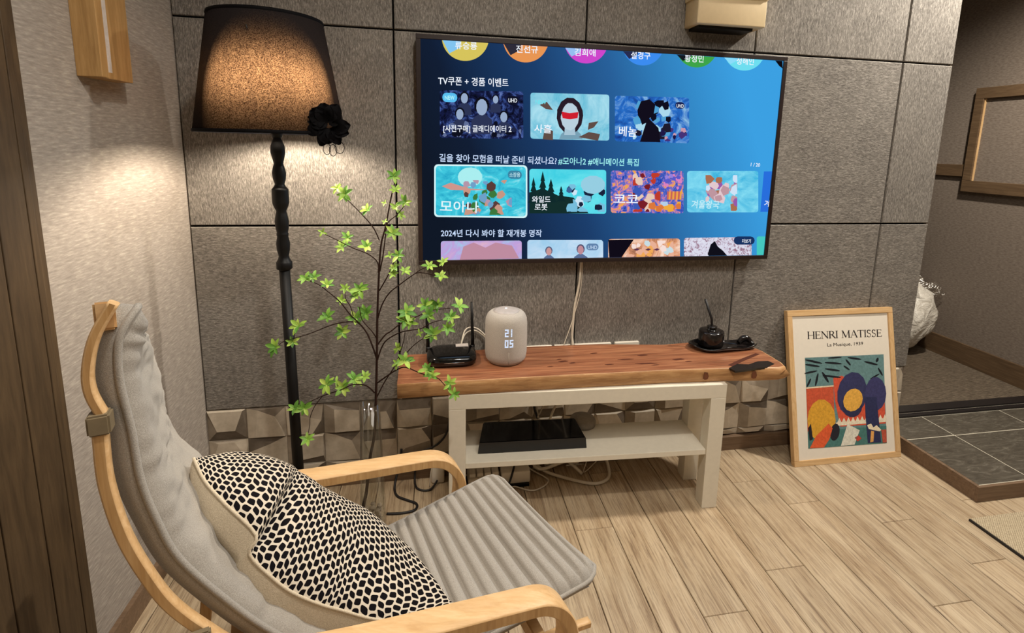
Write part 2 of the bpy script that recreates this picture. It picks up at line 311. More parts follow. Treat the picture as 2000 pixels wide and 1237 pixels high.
# relief tiles
TW, TH = .1173, .1045
variants = [ # inner facet corners (u,v)
 [(.26,.34),(.72,.34),(.92,.97),(.05,.97)], [(.20,.03),(.97,.03),(.74,.72),(.30,.95)], [(.30,.16),(.97,.26),(.97,.96),(.30,.96)],
 [(.05,.04),(.70,.04),(.95,.50),(.24,.72)], [(.28,.05),(.68,.05),(.96,.66),(.08,.66)], [(.04,.42),(.58,.20),(.58,.96),(.04,.96)]]
tile_meshes = []
for vi, q in enumerate(variants):
    g = .0005; a, b, c0, c1 = g, TW-g, g, TH-g
    out = [(a,c0),(b,c0),(b,c1),(a,c1)]; P = [(x,.011,z) for x, z in out]+[(x,.003,z) for x, z in out]
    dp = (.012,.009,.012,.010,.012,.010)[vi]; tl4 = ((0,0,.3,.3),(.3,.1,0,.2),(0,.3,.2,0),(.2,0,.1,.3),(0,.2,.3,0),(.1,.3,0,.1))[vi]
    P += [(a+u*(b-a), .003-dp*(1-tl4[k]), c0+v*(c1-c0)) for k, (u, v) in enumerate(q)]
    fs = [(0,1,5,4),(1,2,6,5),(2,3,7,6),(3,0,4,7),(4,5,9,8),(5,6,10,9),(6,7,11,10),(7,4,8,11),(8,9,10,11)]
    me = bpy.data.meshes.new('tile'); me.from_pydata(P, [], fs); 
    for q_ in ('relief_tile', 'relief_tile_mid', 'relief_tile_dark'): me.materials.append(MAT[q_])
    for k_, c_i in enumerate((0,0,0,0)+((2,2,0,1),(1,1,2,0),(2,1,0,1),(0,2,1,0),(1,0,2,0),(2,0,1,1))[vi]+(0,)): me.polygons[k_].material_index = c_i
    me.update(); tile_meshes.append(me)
box('grout', (0,.0095,.0), (2.606,.0125,Z0+.004), 'grout_tile', wb)
seq = [0,1,3,2,0,4,5,2,1,4,3,5,0,2]
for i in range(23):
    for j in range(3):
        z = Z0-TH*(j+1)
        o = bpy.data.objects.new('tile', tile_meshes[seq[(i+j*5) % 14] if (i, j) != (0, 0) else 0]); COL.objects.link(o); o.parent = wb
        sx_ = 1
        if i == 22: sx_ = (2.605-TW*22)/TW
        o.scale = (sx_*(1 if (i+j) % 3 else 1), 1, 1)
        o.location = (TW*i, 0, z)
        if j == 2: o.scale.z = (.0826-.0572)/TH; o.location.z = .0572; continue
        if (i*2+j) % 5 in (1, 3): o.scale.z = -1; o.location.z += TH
o = st(box('baseboard_back', (0,-.0165,0), (2.6,.0125,.056), 'walnut_trim', None, .001))
st(box('baseboard_left', (0,-.6,0), (.012,-.012,.056), 'walnut_trim'))
# ribbed timber door casing on the left wall
dr = empty('door_1', (0,-.6,0), kind='structure')
box('casing_edge', (0,-.612,0), (.004,-.588,2.35), 'trim_brown', dr)  # thin edge strip of the casing, dark brown in itself
for a, b, x in ((-.628,-.6125,.026),(-.6455,-.6305,.030),(-.7085,-.6475,.030),(-.790,-.711,.030),(-.885,-.793,.030),(-.98,-.888,.030),(-1.08,-.983,.03)):
    box('board', (0,a,0), (x,b,2.35), 'door_wood', dr, .0012)
# step into the hallway
fs_ = empty('floor_step', (2.51,-.42,0), kind='structure')
box('step_core', (2.524,-.408,0), (5,.012,.0538), 'grout', fs_)
for a, b in ((2.524,2.745),(2.748,3.146),(3.149,3.54),(3.543,3.94),(3.943,4.34),(4.343,4.74)):
    for c0, c1 in ((-.406,-.1335),(-.1305,.010)): box('tile', (a+.001,c0+.001,.05), (b-.001,c1-.001,.0550), 'slate_tile', fs_, .0008)
box('fascia', (2.51,-.42,0), (5,-.409,.0555), 'walnut_trim', fs_, .001)
box('fascia', (2.51,-.409,0), (2.523,.0,.0555), 'walnut_trim', fs_, .001)
tr_ = empty('trim_1', (2.62,.03,.05), kind='structure')
box('sill', (2.6,.012,.0), (3.56,.034,.062), 'black_sill', tr_, .001); box('rail', (2.6,.037,.0), (3.56,.086,.068), 'black_sill', tr_, .001); box('bead', (2.6,.034,.0), (3.56,.037,.060), 'cable_white', tr_)
st(box('floor_hall', (1.0,.086,-.02), (3.6,2.0,.052), 'carpet'))
st(box('wall_hall', (3.5,.086,.0), (3.6,2.0,2.4), 'hall_wallpaper')); st(box('wall_hall_end', (1.0,2.0,.0), (3.6,2.1,2.4), 'hall_wallpaper')); st(box('wall_hall_side', (.9,.12,.0), (1.0,2.1,2.4), 'hall_wallpaper'))
st(box('baseboard_hall', (3.486,.09,.052), (3.5,2.0,.16), 'hall_wood', None, .001))
wf = empty('window_1', (3.5,.3,1.2), kind='structure')
ya, yb, za, zb = .12, .612, .966, 1.50
box('pane', (3.490,ya+.03,za+.05), (3.498,yb-.03,zb-.05), 'hall_wallpaper', wf)
for n_, a, b in (('stile', (3.474,yb-.045,za+.06), (3.5,yb,zb-.055)), ('stile', (3.474,ya,za+.06), (3.5,ya+.045,zb-.055)), ('head_rail', (3.474,ya,zb-.055), (3.5,yb,zb)), ('sill_rail', (3.474,ya,za), (3.5,yb,za+.06))): box(n_, a, b, 'hall_wood', wf, .002)
box('inner_bead', (3.482,yb-.049,za+.06), (3.5,yb-.045,zb-.055), 'oak_frame_z', wf)
st(box('trim_2', (3.484,.612,1.045), (3.5,2.0,1.107), 'hall_wood', None, .001))
# ================================================================== television
tv = empty('television', (1.281,-.02,.768), 'large wall-mounted flat television with slim dark frame showing a blue streaming menu', 'television')
X0, X1, ZB, ZT = .667, 1.897, .768, 1.469
box('rear_housing', (X0+.02,-.03,ZB+.02), (X1-.02,-.002,ZT-.02), 'black_satin', tv)
for n_, a, b in (('bezel', (X0,-.046,ZT-.014), (X1,-.018,ZT)), ('bezel', (X0,-.046,ZB), (X1,-.018,ZB+.014)), ('bezel', (X0,-.046,ZB+.014), (X0+.014,-.018,ZT-.014)), ('bezel', (X1-.014,-.046,ZB+.014), (X1,-.018,ZT-.014))): box(n_, a, b, 'tv_frame', tv, .0012)
YS = -.0415
t = NT('screen_glow'); tc = t.n('ShaderNodeTexCoord'); sp = t.n('ShaderNodeSeparateXYZ'); t.l(tc.outputs['Object'], sp.inputs[0])
fx = t.math('ADD', t.math('DIVIDE', sp.outputs[0], X1-X0), .0); fz = t.math('DIVIDE', sp.outputs[2], ZT-ZB)
g1 = t.math('ADD', t.math('ADD', fx, .5), t.math('MULTIPLY', t.math('SUBTRACT', fz, .5), .22))
cc = t.ramp(g1, [(.0, rgb(16,24,38)), (.14, rgb(18,30,52)), (.38, rgb(28,62,108)), (.58, rgb(40,96,154)), (.75, rgb(50,132,194)), (.95, rgb(60,160,226))])
e = t.n('ShaderNodeEmission'); t.l(cc, e.inputs[0]); t.l(e.outputs[0], t.out.inputs[0]); MAT['screen_glow'] = t.m
me = bpy.data.meshes.new('screen'); a, b, c0, c1 = X0+.013, X1-.013, ZB+.013, ZT-.013; xm = (X0+X1)/2
me.from_pydata([(a-xm,0,c0-ZB),(b-xm,0,c0-ZB),(b-xm,0,c1-ZB),(a-xm,0,c1-ZB)], [], [(0,1,2,3)]); me.materials.append(MAT['screen_glow'])
scr = bpy.data.objects.new('screen', me); COL.objects.link(scr); scr.parent = tv; scr.location = (0, YS+.02, 0)
bpy.context.view_layer.update()
NY = Vector((0,-1,0))
def sx(px, py, lay=1): return at(px, py, 1, YS-.0002*lay)
def spoly(name, pts, mat, lay=1):
    P = [sx(x, y, lay) for x, y in pts]
    P = [Vector((min(max(q.x, X0+.0145), X1-.0145), q.y, min(max(q.z, ZB+.0145), ZT-.0145))) for q in P]
    nrm = sum(((P[i].x*P[(i+1)%len(P)].z-P[(i+1)%len(P)].x*P[i].z) for i in range(len(P))))
    return poly(name, P if nrm > 0 else P[::-1], mat, scr)
def card(px0, py0, px1, py1, mat, r=5, lay=1, dy=0, name='thumbnail'):
    """rounded card; dy = how much lower (photo px) the right end sits"""
    pts = []
    for cx, cy, a0 in ((px1-r, py0+r, -90), (px1-r, py1-r, 0), (px0+r, py1-r, 90), (px0+r, py0+r, 180)):
        for k in range(4): a = math.radians(a0+30*k); x = cx+r*math.cos(a); pts.append((x, cy+r*math.sin(a)+dy*(x-px0)/(px1-px0)))
    return spoly(name, pts, mat, lay)
W_ = lambda r, g, b: emit('glow_%d_%d_%d' % (r, g, b), rgb(r, g, b))
def stext(body, x0, y0, x1, y1, h, mat, lay=5, name='caption'):
    P0, P1 = sx(x0, y0, lay), sx(x1, y1, lay); hh = (sx(x0, y0-h, lay)-P0).length
    return text_mesh(name, body, mat, scr, P0, P1, hh, NY)
white, cyan, pale = W_(240,246,255), W_(160,240,240), W_(200,220,250)
# round portraits along the top, cut by the frame
for cx, cy, r, c1_, c2_, body, xa, xb, yb_ in ((909,73,46,(214,196,92),(130,196,240),'류승룡',889,932,96),(1027,78,44,(232,150,84),(46,44,58),'진선규',1008,1051,103),(1145,82,42,(206,70,204),(150,190,240),'김희애',1122,1163,109),
        (1256,88,40,(60,140,240),(40,44,80),'설경구',1232,1270,115),(1361,92,40,(62,164,72),(20,24,34),'황정민',1337,1374,121),(1454,98,40,(110,222,240),(140,220,250),'정해인',1438,1472,126)):
    arc = [(cx+r*math.cos(math.radians(a)), cy+r*math.sin(math.radians(a))) for a in range(-2, 184, 8)]
    spoly('portrait_disc', [(cx+r, 60)]+arc+[(cx-r, 60)], W_(*c1_), 1)
    spoly('portrait_shade', [(cx-r*.98, 60), (cx-r*.2, 60), (cx-r*.25, cy+r*.45), (cx-r*.68, cy+r*.68), (cx-r*.97, cy+r*.1)], W_(*c2_), 2)
    stext(body, xa, yb_, xb, yb_+1.5, 15, white, 4)
stext('TV쿠폰 + 경품 이벤트', 856, 166, 993, 170, 17, white)
stext('길을 찾아 모험을 떠날 준비 되셨나요?', 858, 316, 1087, 322, 16, pale); stext('#모아나2 #애니메이션 특집', 1090, 322, 1247, 325, 15, cyan)
stext('2024년 다시 봐야 할 재개봉 명작', 861, 463, 1058, 463, 15, pale); stext('1 / 20', 1466, 325, 1484, 326, 7, white)
def figure(cx, top, h, skin, cloth, lay, wd=.5, hair=None):
    """a plain generic head and shoulders"""
    hr = h*.2
    spoly('figure', [(cx-h*wd*.5, top+h), (cx-h*wd*.46, top+h*.6), (cx-h*.1, top+h*.45), (cx+h*.1, top+h*.45), (cx+h*wd*.46, top+h*.6), (cx+h*wd*.5, top+h)], cloth, lay)
    if hair: spoly('figure', [(cx+hr*1.05*math.cos(a*.5), top+hr*1.0+hr*1.25*math.sin(a*.5)) for a in range(13)], hair, lay+1)
    spoly('figure', [(cx+hr*.78*math.cos(a*.5), top+hr*1.25+hr*1.15*math.sin(a*.5)) for a in range(13)], skin, lay+2)
def blobs(x0, y0, x1, y1, cols_, n, lay, rmin=3, rmax=8, seed=1):
    rnd = random.Random(seed)
    for k in range(n):
        cx, cy, r = rnd.uniform(x0, x1), rnd.uniform(y0, y1), rnd.uniform(rmin, rmax); m = rnd.randint(5, 7); a0 = rnd.random()*6
        pts = [(min(max(cx+r*rnd.uniform(.6, 1.3)*math.cos(a0+6.283*i/m), x0), x1), min(max(cy+r*rnd.uniform(.6, 1.3)*math.sin(a0+6.283*i/m), y0), y1)) for i in range(m)]
        if len(set(pts)) >= 4: spoly('print_patch', pts, rnd.choice(cols_), lay+.12*k)
emit_noise('art_night', [(.35, rgb(8,10,24)), (.5, rgb(24,30,70)), (.62, rgb(60,84,150)), (.75, rgb(130,150,200))], (30,1,30))
emit_noise('art_ice', [(.3, rgb(96,186,214)), (.7, rgb(178,228,242))], (9,1,9)); emit_noise('art_storm', [(.3, rgb(18,30,110)), (.5, rgb(40,110,200)), (.7, rgb(170,220,240))], (12,1,12))
emit_noise('art_sea', [(.3, rgb(30,160,196)), (.55, rgb(70,206,226)), (.75, rgb(180,240,246))], (14,1,20)); emit_noise('art_sky', [(.3, rgb(60,206,226)), (.7, rgb(110,230,240))], (6,1,6))
emit_noise('art_fiesta', [(.35, rgb(26,60,170)), (.5, rgb(90,110,200)), (.56, rgb(200,120,170)), (.62, rgb(240,170,70))], (40,1,40)); emit_noise('art_frost', [(.3, rgb(50,176,220)), (.7, rgb(140,226,246))], (10,1,16))
emit_noise('art_blush', [(.3, rgb(150,214,236)), (.5, rgb(190,160,220)), (.7, rgb(224,180,200))], (7,1,7)); emit_noise('art_pale', [(.3, rgb(160,206,236)), (.7, rgb(206,226,246))], (9,1,9)); emit_noise('art_warm', [(.3, rgb(30,20,40)), (.45, rgb(220,150,110)), (.6, rgb(250,220,200)), (.75, rgb(240,150,70))], (9,1,7)); emit_noise('art_sketch', [(.4, rgb(150,110,130)), (.5, rgb(216,214,232)), (.7, rgb(226,228,240))], (60,1,60))
# row one
card(859,176,1022,269,'art_night', 5, 1, 3)
for cx, top, h in ((907,181,44),(968,186,34),(898,212,46),(984,218,44),(941,192,70)):
    figure(cx, top, h, W_(150,170,200), W_(44,52,84), 2, .62, W_(14,14,24))
blobs(862,236,1018,268,[W_(14,16,30), W_(30,36,66), W_(96,110,150)], 22, 3.6, 3, 8, 3)
card(864,181,893,199,W_(90,190,240), 8, 6, 1, 'badge'); stext('NEW', 869, 195, 888, 195, 8, W_(190,250,250), 8)
card(990,187,1013,202,W_(16,18,36), 7, 6, 1, 'badge'); stext('UHD', 993, 200, 1010, 200.5, 8, white, 8)
stext('[사전구매] 글래디에이터 2', 866, 260, 999, 261, 16, white, 8)
card(1036,181,1190,271,'art_ice', 5, 1, 4)
E_ = lambda cx, cy, rx, ry: [(cx+rx*math.cos(a_*.5), cy+ry*math.sin(a_*.5)) for a_ in range(13)]
spoly('figure', [(1092,272),(1096,262),(1106,254),(1126,254),(1134,262),(1138,272)], W_(120,160,180), 2); spoly('figure', E_(1113,226,26,36), W_(40,28,40), 2.4); spoly('figure', [(1104,240),(1122,240),(1124,264),(1102,264)], W_(168,196,212), 2.6)
spoly('figure', E_(1113,228,18,27), W_(186,208,222), 3); spoly('figure', [(1096,218),(1112,221),(1130,219),(1128,231),(1113,233),(1099,231)], W_(206,30,46), 6); spoly('figure', [(1088,215),(1096,200),(1112,194),(1100,212),(1094,232),(1090,240)], W_(40,28,40), 6)
for q in ([(1054,205),(1068,199),(1080,215),(1066,213)], [(1148,254),(1150,240),(1169,237),(1160,249)], [(1060,272),(1064,250),(1080,256),(1080,274)], [(1130,268),(1150,258),(1172,262),(1168,275)]): spoly('dry_leaf', q, W_(96,76,70), 3)
stext('NEW', 1046, 203, 1067, 204, 8, W_(110,230,240), 6); stext('사흘', 1043, 259, 1077, 261, 17, white, 8)
card(1201,187,1346,276,'art_storm', 5, 1, 4)
blobs(1236,196,1310,272,[W_(14,14,30), W_(30,26,44), W_(80,160,210), W_(170,216,236)], 26, 2, 5, 12, 5)
spoly('figure', [(1245,215),(1252,198),(1268,194),(1280,204),(1277,222),(1268,232),(1286,250),(1290,278),(1250,277),(1258,252),(1262,240),(1254,244),(1250,232),(1246,226)], W_(18,14,28), 6)
blobs(1290,250,1342,276,[W_(200,150,170), W_(70,50,120), W_(30,24,70)], 12, 3.6, 3, 7, 8)
card(1319,199,1337,212,W_(20,30,80), 6, 7, 1, 'badge'); stext('UHD', 1321, 210, 1335, 211, 7, white, 9); stext('베놈', 1208, 266, 1243, 268, 20, white, 9)
# row two: plain stand-ins in the same colours
card(848,321,1030,424,W_(214,246,250), 7, 1, 2); card(851,324,1027,421,'art_sea', 6, 2, 2)
spoly('moon', [(918+24*math.cos(a*.4), 346+19*math.sin(a*.4)) for a in range(16)], W_(170,238,240), 3)
blobs(905,352,1000,420,[W_(200,150,130), W_(90,60,56), W_(180,150,170), W_(60,120,60), W_(110,160,200)], 34, 3.4, 5, 12, 11)
spoly('paddle', [(863,364),(880,357),(915,368),(950,371),(915,372),(880,371)], W_(206,150,140), 9)
card(992,333,1019,349,W_(60,130,160), 7, 9, 1, 'badge'); stext('소장용', 995, 346, 1016, 346, 9, W_(190,230,240), 11); stext('모아나', 859, 414, 935, 416, 23, W_(226,246,250), 12)
card(1034,330,1184,416,'art_sky', 5, 1, 2)
spoly('forest', [(1034,417),(1034,376),(1060,368),(1090,382),(1120,386),(1150,417)], W_(20,46,44), 2)
for cx, top, h, wd in ((1042,346,56,9),(1060,334,66,10),(1076,349,52,10),(1096,363,34,7)):
    for k in range(4): spoly('pine', [(cx, top+h*k*.17), (cx+wd*(.45+.25*k), top+h*(.3+.2*k)), (cx-wd*(.45+.25*k), top+h*(.3+.2*k))], W_(16,42,44), 3+k*.2)
blobs(1106,360,1182,414,[W_(120,190,220), W_(206,230,246), W_(60,100,150), W_(24,34,60)], 22, 4.5, 5, 11, 13)
spoly('boulder', [(1158+24*math.cos(a*.5), 361+18*math.sin(a*.5)) for a in range(13)], W_(150,206,226), 8)
stext('와일드', 1039, 396, 1075, 396, 13, white, 9); stext('로봇', 1044, 411, 1069, 411, 13, white, 9)
card(1193,333,1335,416,'art_fiesta', 5, 1, 1)
blobs(1236,338,1290,414,[W_(190,60,44), W_(230,200,180), W_(120,30,40), W_(60,90,180)], 22, 2.4, 5, 11, 17); blobs(1296,340,1332,372,[W_(220,130,190), W_(150,130,220), W_(90,90,200)], 16, 2.4, 3, 6, 18)
for k in range(8): spoly('drape', [(1303+3.6*k, 374), (1306.6+3.6*k, 374), (1305.6+3.6*k, 390), (1302+3.6*k, 390)], W_(236,164,70) if k % 2 else W_(200,100,90), 5)
blobs(1262,394,1330,414,[W_(238,170,60), W_(220,120,60), W_(180,206,230)], 12, 4.6, 5, 9, 19)
stext('코코', 1198, 396, 1246, 397, 16, white, 9)
card(1342,334,1481,415,'art_frost', 5, 1, 0)
blobs(1378,342,1440,412,[W_(206,226,246), W_(190,150,160), W_(150,90,170), W_(170,110,80), W_(226,200,206)], 26, 2.4, 6, 12, 23)
stext('겨울왕국', 1350, 407, 1404, 408, 16, W_(200,238,248), 9)
spoly('thumbnail', [(1492,335),(1520,335),(1514,414),(1485,414)], W_(40,110,220), 1); stext('겨', 1492, 403, 1501, 404, 12, white, 5)
# row three
card(861,471,1019,512,'art_blush', 5, 1, -1); card(1030,469,1178,510,'art_pale', 5, 1, 0); card(1188,467,1328,508,'art_warm', 5, 1, -1); card(1336,465,1468,506,'art_sketch', 5, 1, -2); card(1478,462,1520,503,W_(70,200,190), 4, 1, 0)
spoly('figure', [(898,509),(905,482),(925,474),(948,484),(968,474),(1000,480),(1014,505)], W_(190,140,160), 3)
figure(1072, 483, 34, W_(200,150,150), W_(90,110,150), 3, .6, W_(80,90,120)); figure(1134, 479, 38, W_(190,140,150), W_(90,110,150), 3, .7, W_(80,80,110))
spoly('figure', [(1190,505),(1188,469),(1238,468),(1214,505)], W_(16,12,24), 3); blobs(1222,470,1316,503,[W_(246,222,214), W_(232,176,150), W_(240,170,90), W_(200,220,226)], 22, 3.4, 5, 10, 29)
for x in (1244, 1266, 1283): spoly('figure', [(x-6,488),(x,485),(x+6,487),(x,490)], W_(90,50,80), 7)
spoly('figure', [(1382,497),(1388,478),(1396,471),(1402,482),(1412,490),(1420,501),(1384,503)], W_(16,16,26), 3)
card(1433,462,1474,478,W_(24,50,96), 8, 7, 0, 'badge'); stext('더보기', 1449, 475, 1466, 475, 8, white, 9); card(1145,476,1169,489,W_(96,130,170), 6, 5, 0, 'badge'); stext('UHD', 1148, 487, 1166, 487, 7, W_(190,214,240), 7)
spoly('corner_mark', [(1515,110),(1529,112),(1529,134),(1522,129)], W_(14,12,18), 6)
light('screen_light', 'AREA', (1.281,-.05,1.12), 1.6, (.45,.72,1), 1.18, (1.281,-1,1.12), .66)
# cables from the television
cb = tube('power_cable', [(1.212,-.006,.766),(1.208,-.006,.68),(1.196,-.006,.60),(1.190,-.008,.50),(1.190,-.016,.44),(1.16,-.020,.30),(1.12,-.02,.20),(1.10,-.02,.10),(1.06,-.035,.012)], .0042, 'cable_white', None, 8, 6); tag(cb, 'thicker white cable hanging down the felt wall below the television', 'cable')
cb = tube('thin_cable', [(1.218,-.006,.766),(1.214,-.007,.66),(1.190,-.012,.56),(1.160,-.018,.47),(1.150,-.018,.43),(1.09,-.014,.33),(1.03,-.02,.24)], .0016, 'cable_white', None, 6, 6); tag(cb, 'hair-thin white cable running beside the thicker cable below the television', 'cable')
# wall box above the television
wbx = empty('wall_cover_box', (1.65,0,1.54), 'cream plastic cover box on the felt wall above the television', 'cover box')
box('housing', (1.534,-.09,1.545), (1.772,0,1.68), 'cream_plastic', wbx, .004, 3)
hexa('lid', [(1.530,-.096,1.620),(1.777,-.096,1.628),(1.777,0,1.628),(1.530,0,1.620),(1.530,-.096,1.78),(1.777,-.096,1.78),(1.777,0,1.78),(1.530,0,1.78)], 'cream_plastic', wbx, .004)
box('underside_vent', (1.55,-.07,1.536), (1.74,-.004,1.546), 'black_satin', wbx)
# wall sconce
sc = empty('wall_sconce', (0,-.42,1.27), 'long oak wall light block with a pale diffuser strip on the left wall', 'wall light')
box('front_board', (0,-.425,1.270), (.047,-.402,1.78), 'sconce_wood', sc, .001); box('diffuser', (0,-.402,1.283), (.040,-.376,1.78), 'sticker', sc)
box('back_board', (0,-.376,1.270), (.040,-.300,1.78), 'sconce_wood', sc, .001); box('base_board', (0,-.402,1.270), (.040,-.376,1.283), 'sconce_wood', sc)
# ================================================================== bench
bn = empty('console_bench', (1.19,-.2,0), 'low white-painted console bench with four square legs and a lower shelf', 'bench'); bn.rotation_euler.z = -math.radians(2.8); bpy.context.view_layer.update()
Mb = bn.matrix_world.copy()
def bb(name, a, b, mat, bev=.0015, par=bn):
    o = box(name, a, b, mat, None, bev); o.parent = par; return o
HX, YF, YB = .431, -.086, .108
zt = .430
for x in (-HX, HX-.05):
    for y in (YF, YB-.05): bb('leg', (x,y,0), (x+.05,y+.05,zt-.046), 'white_paint')
bb('top_panel', (-HX,YF,zt-.046), (HX,YB,zt), 'white_paint'); bb('shelf', (-HX+.05,YF+.006,.188), (HX-.05,YB-.006,.206), 'white_paint')
# slab
zs0, zs1 = .4305, .476
top = [(.612,-.268),(.72,-.2665),(.86,-.270),(1.0,-.270),(1.15,-.272),(1.3,-.276),(1.42,-.278),(1.52,-.284),(1.62,-.290),(1.72,-.300),(1.79,-.306),(1.815,-.300),(1.822,-.270),(1.819,-.22),(1.818,-.175),(1.800,-.12),(1.775,-.082),(1.70,-.075),(1.60,-.074),(1.5,-.082),(1.40,-.068),(1.28,-.050),(1.15,-.045),(1.0,-.042),(.85,-.05),(.72,-.06),(.607,-.062)]
n = len(top); cen = Vector((1.2,-.18))
bm = bmesh.new(); rings = []
def outw(k):
    a, b = Vector(top[k-1]), Vector(top[(k+1) % n]); d = (b-a).normalized(); return Vector((d.y, -d.x))
for zz, off in ((zs0,-.003),(zs0+.005,.001),(zs0+.020,.004),(zs0+.036,.003),(zs1-.002,.001),(zs1,-.001)):
    ring = []
    for k, q in enumerate(top):
        o_ = off+(.003*math.sin(k*2.1+zz*160) if .44 < zz < .47 else 0); u = outw(k); off_ = 1+2.0*max(0, min(1, (q[0]-1.72)/.08)); o_ *= off_
        if k in (0, n-1): u = Vector((0,-1 if k == 0 else 1)); 
        if k in (0, 1, n-1, n-2) and False: o_ = 0
        ring.append(bm.verts.new((q[0]+u.x*o_, q[1]+u.y*o_, zz)))
    rings.append(ring)
for a, b in zip(rings, rings[1:]):
    for k in range(n): f_ = bm.faces.new((a[k], a[(k+1)%n], b[(k+1)%n], b[k])); f_.material_index = 1; f_.smooth = True
f_ = bm.faces.new(rings[-1]); f_.material_index = 0; f_ = bm.faces.new(rings[0][::-1]); f_.material_index = 1
sl = frombm('wooden_slab_top', bm, ['slab_top', 'slab_edge']); tag(sl, 'thick reddish live-edge wooden slab lying on the white bench', 'tabletop')
def inlay(name, pts, mat, z=zs1): P = [at(x, y, 2, z+.0006) for x, y in pts]; return mk(name, P+[q-Vector((0,0,.006)) for q in P], [list(range(len(P)))[::-1]]+[[i, (i+1)%len(P), len(P)+(i+1)%len(P), len(P)+i] for i in range(len(P))], mat, sl)
inlay('resin_inlay', [(1424,719),(1440,711),(1462,712),(1480,706),(1500,705),(1513,711),(1498,718),(1478,719),(1455,723),(1436,725)], 'resin_black')
inlay('crack', [(1422,713),(1450,700),(1476,690),(1484,692),(1455,704),(1430,716)], 'crack_brown')
for x, y, w_, h_ in ((1100,706,10,1.6),(1118,709,6,1.2),(1092,702,5,1),(1262,710,22,1.5),(1280,713,8,1),(1222,702,16,1.2),(1255,694,10,1.6),(1325,702,12,1.8),(1345,706,7,1),(1190,712,9,1),(1160,690,7,.9),(1075,716,6,.8)):
    inlay('crack', [(x-w_,y+.4),(x-w_*.3,y-h_*.7),(x+w_*.4,y-h_),(x+w_,y-.3),(x+w_*.3,y+h_*.6),(x-w_*.4,y+h_)], 'crack_brown')
for x in (1.548, 1.707):
    yk = -.2925-(.0125 if x > 1.6 else 0)
    mk('bark_spot', [(x-.010,yk,.447),(x-.004,yk-.0015,.443),(x+.006,yk-.0015,.444),(x+.010,yk,.452),(x+.006,yk,.466),(x-.006,yk,.468)], [(0,1,2,3,4,5)], 'knot_brown', sl)
# smart speaker
sp_ = empty('smart_speaker', (.938,-.138,zs1), 'cylindrical pale grey cloth speaker with glowing clock digits', 'speaker')
H_, R_ = .166, .066
prof = [(.045,0),(.056,.001),(.0635,.012),(R_,.028),(R_+.0005,.07),(R_,.120),(.0645,.138),(.059,.151),(.051,.158),(.040,.1615)]
lathe('cloth_body', prof, (.938,-.138,zs1+.002), 'speaker_cloth', sp_, 64); lathe('top_plate', [(.041,.160),(.0405,.1625),(.03,.1645),(.0005,.1652)], (.938,-.138,zs1+.002), 'speaker_top', sp_, 48); lathe('foot_ring', [(.05,-.002),(.054,0),(.054,.003)], (.938,-.138,zs1+.002), 'black_satin', sp_, 40)
lathe('status_light', [(.004,.1650),(.004,.1662)], (.938,-.128,zs1+.002), emit('led_top', (1,.98,.95,1), 1.3), sp_, 16)
dv = Vector((CAM.x-.938, CAM.y+.138, 0)).normalized(); face_dir = math.atan2(dv.y, dv.x)
def on_cyl(ang, z, r=R_+.0012): return Vector((.938+r*math.cos(ang), -.138+r*math.sin(ang), z))
digs = {'2':['111','001','111','100','111'],'1':['010','010','010','010','010'],'0':['111','101','101','101','111'],'5':['111','100','111','001','111']}
led = emit('led_digit', rgb(214,228,255), 1.15)
vv, ff = [], []
for row, (s_, zb_) in enumerate((('21', .100+zs1), ('05', .066+zs1))):
    for c_, ch_ in enumerate(s_):
        for r_, line in enumerate(digs[ch_]):
            for k_, bit in enumerate(line):
                if bit == '1':
                    u0 = ((c_*3.9+k_)-3.3)*.0038+.009; a0 = face_dir+u0/R_; a1 = face_dir+(u0+.0033)/R_; z1_ = zb_+(5-r_)*.0050; q = len(vv)
                    vv += [on_cyl(a0, z1_-.0042), on_cyl(a1, z1_-.0042), on_cyl(a1, z1_), on_cyl(a0, z1_)]; ff.append((q, q+1, q+2, q+3))
mk('clock_digits', vv, ff, led, sp_)
tube('seam', [on_cyl(face_dir+.14, zs1+z_, R_+.0001) for z_ in (.010,.02,.05)], .0011, 'grey_paint', sp_, 6)
# router
rt = empty('wifi_router', (.775,-.115,zs1), 'glossy black router with two upright antennas on the wooden slab', 'router')
def superring(cx, cy, rx, ry, z, p_=4., n_=48):
    out = []
    for k in range(n_):
        a_ = 6.28319*k/n_; c_, s_ = math.cos(a_), math.sin(a_); out.append(Vector((cx+rx*abs(c_)**(2/p_)*(1 if c_ > 0 else -1), cy+ry*abs(s_)**(2/p_)*(1 if s_ > 0 else -1), z)))
    return out
bm = bmesh.new(); rs = [[bm.verts.new(q) for q in superring(.768, -.122, rx*1.12, ry, zs1+z_)] for rx, ry, z_ in ((.058,.052,.001),(.066,.060,.006),(.069,.063,.016),(.067,.061,.025),(.060,.055,.031),(.045,.040,.034),(.01,.01,.035))]
for a, b in zip(rs, rs[1:]):
    for k in range(48): bm.faces.new((a[k], a[(k+1)%48], b[(k+1)%48], b[k]))
bm.faces.new(rs[0]); bm.faces.new(rs[-1]); frombm('casing', bm, 'black_gloss', rt, True)
for x in (.694, .838):
    tube('antenna', [(x,-.060,zs1+.016),(x,-.060,zs1+.05),(x-.002,-.058,zs1+.10),(x-.004,-.055,zs1+.168)], [.0062,.0056,.0050,.0035], 'black_satin', rt, 10)
    lathe('antenna_hinge', [(.007,0),(.007,.018)], (x,-.060,zs1+.006), 'black_satin', rt, 14)
box('sticker', (.782,-.100,zs1+.0325), (.822,-.078,zs1+.0362), 'sticker', rt); tube('front_light_bar', [(.745,-.1855,zs1+.018),(.805,-.1855,zs1+.018)], .0012, 'steel', rt, 6)
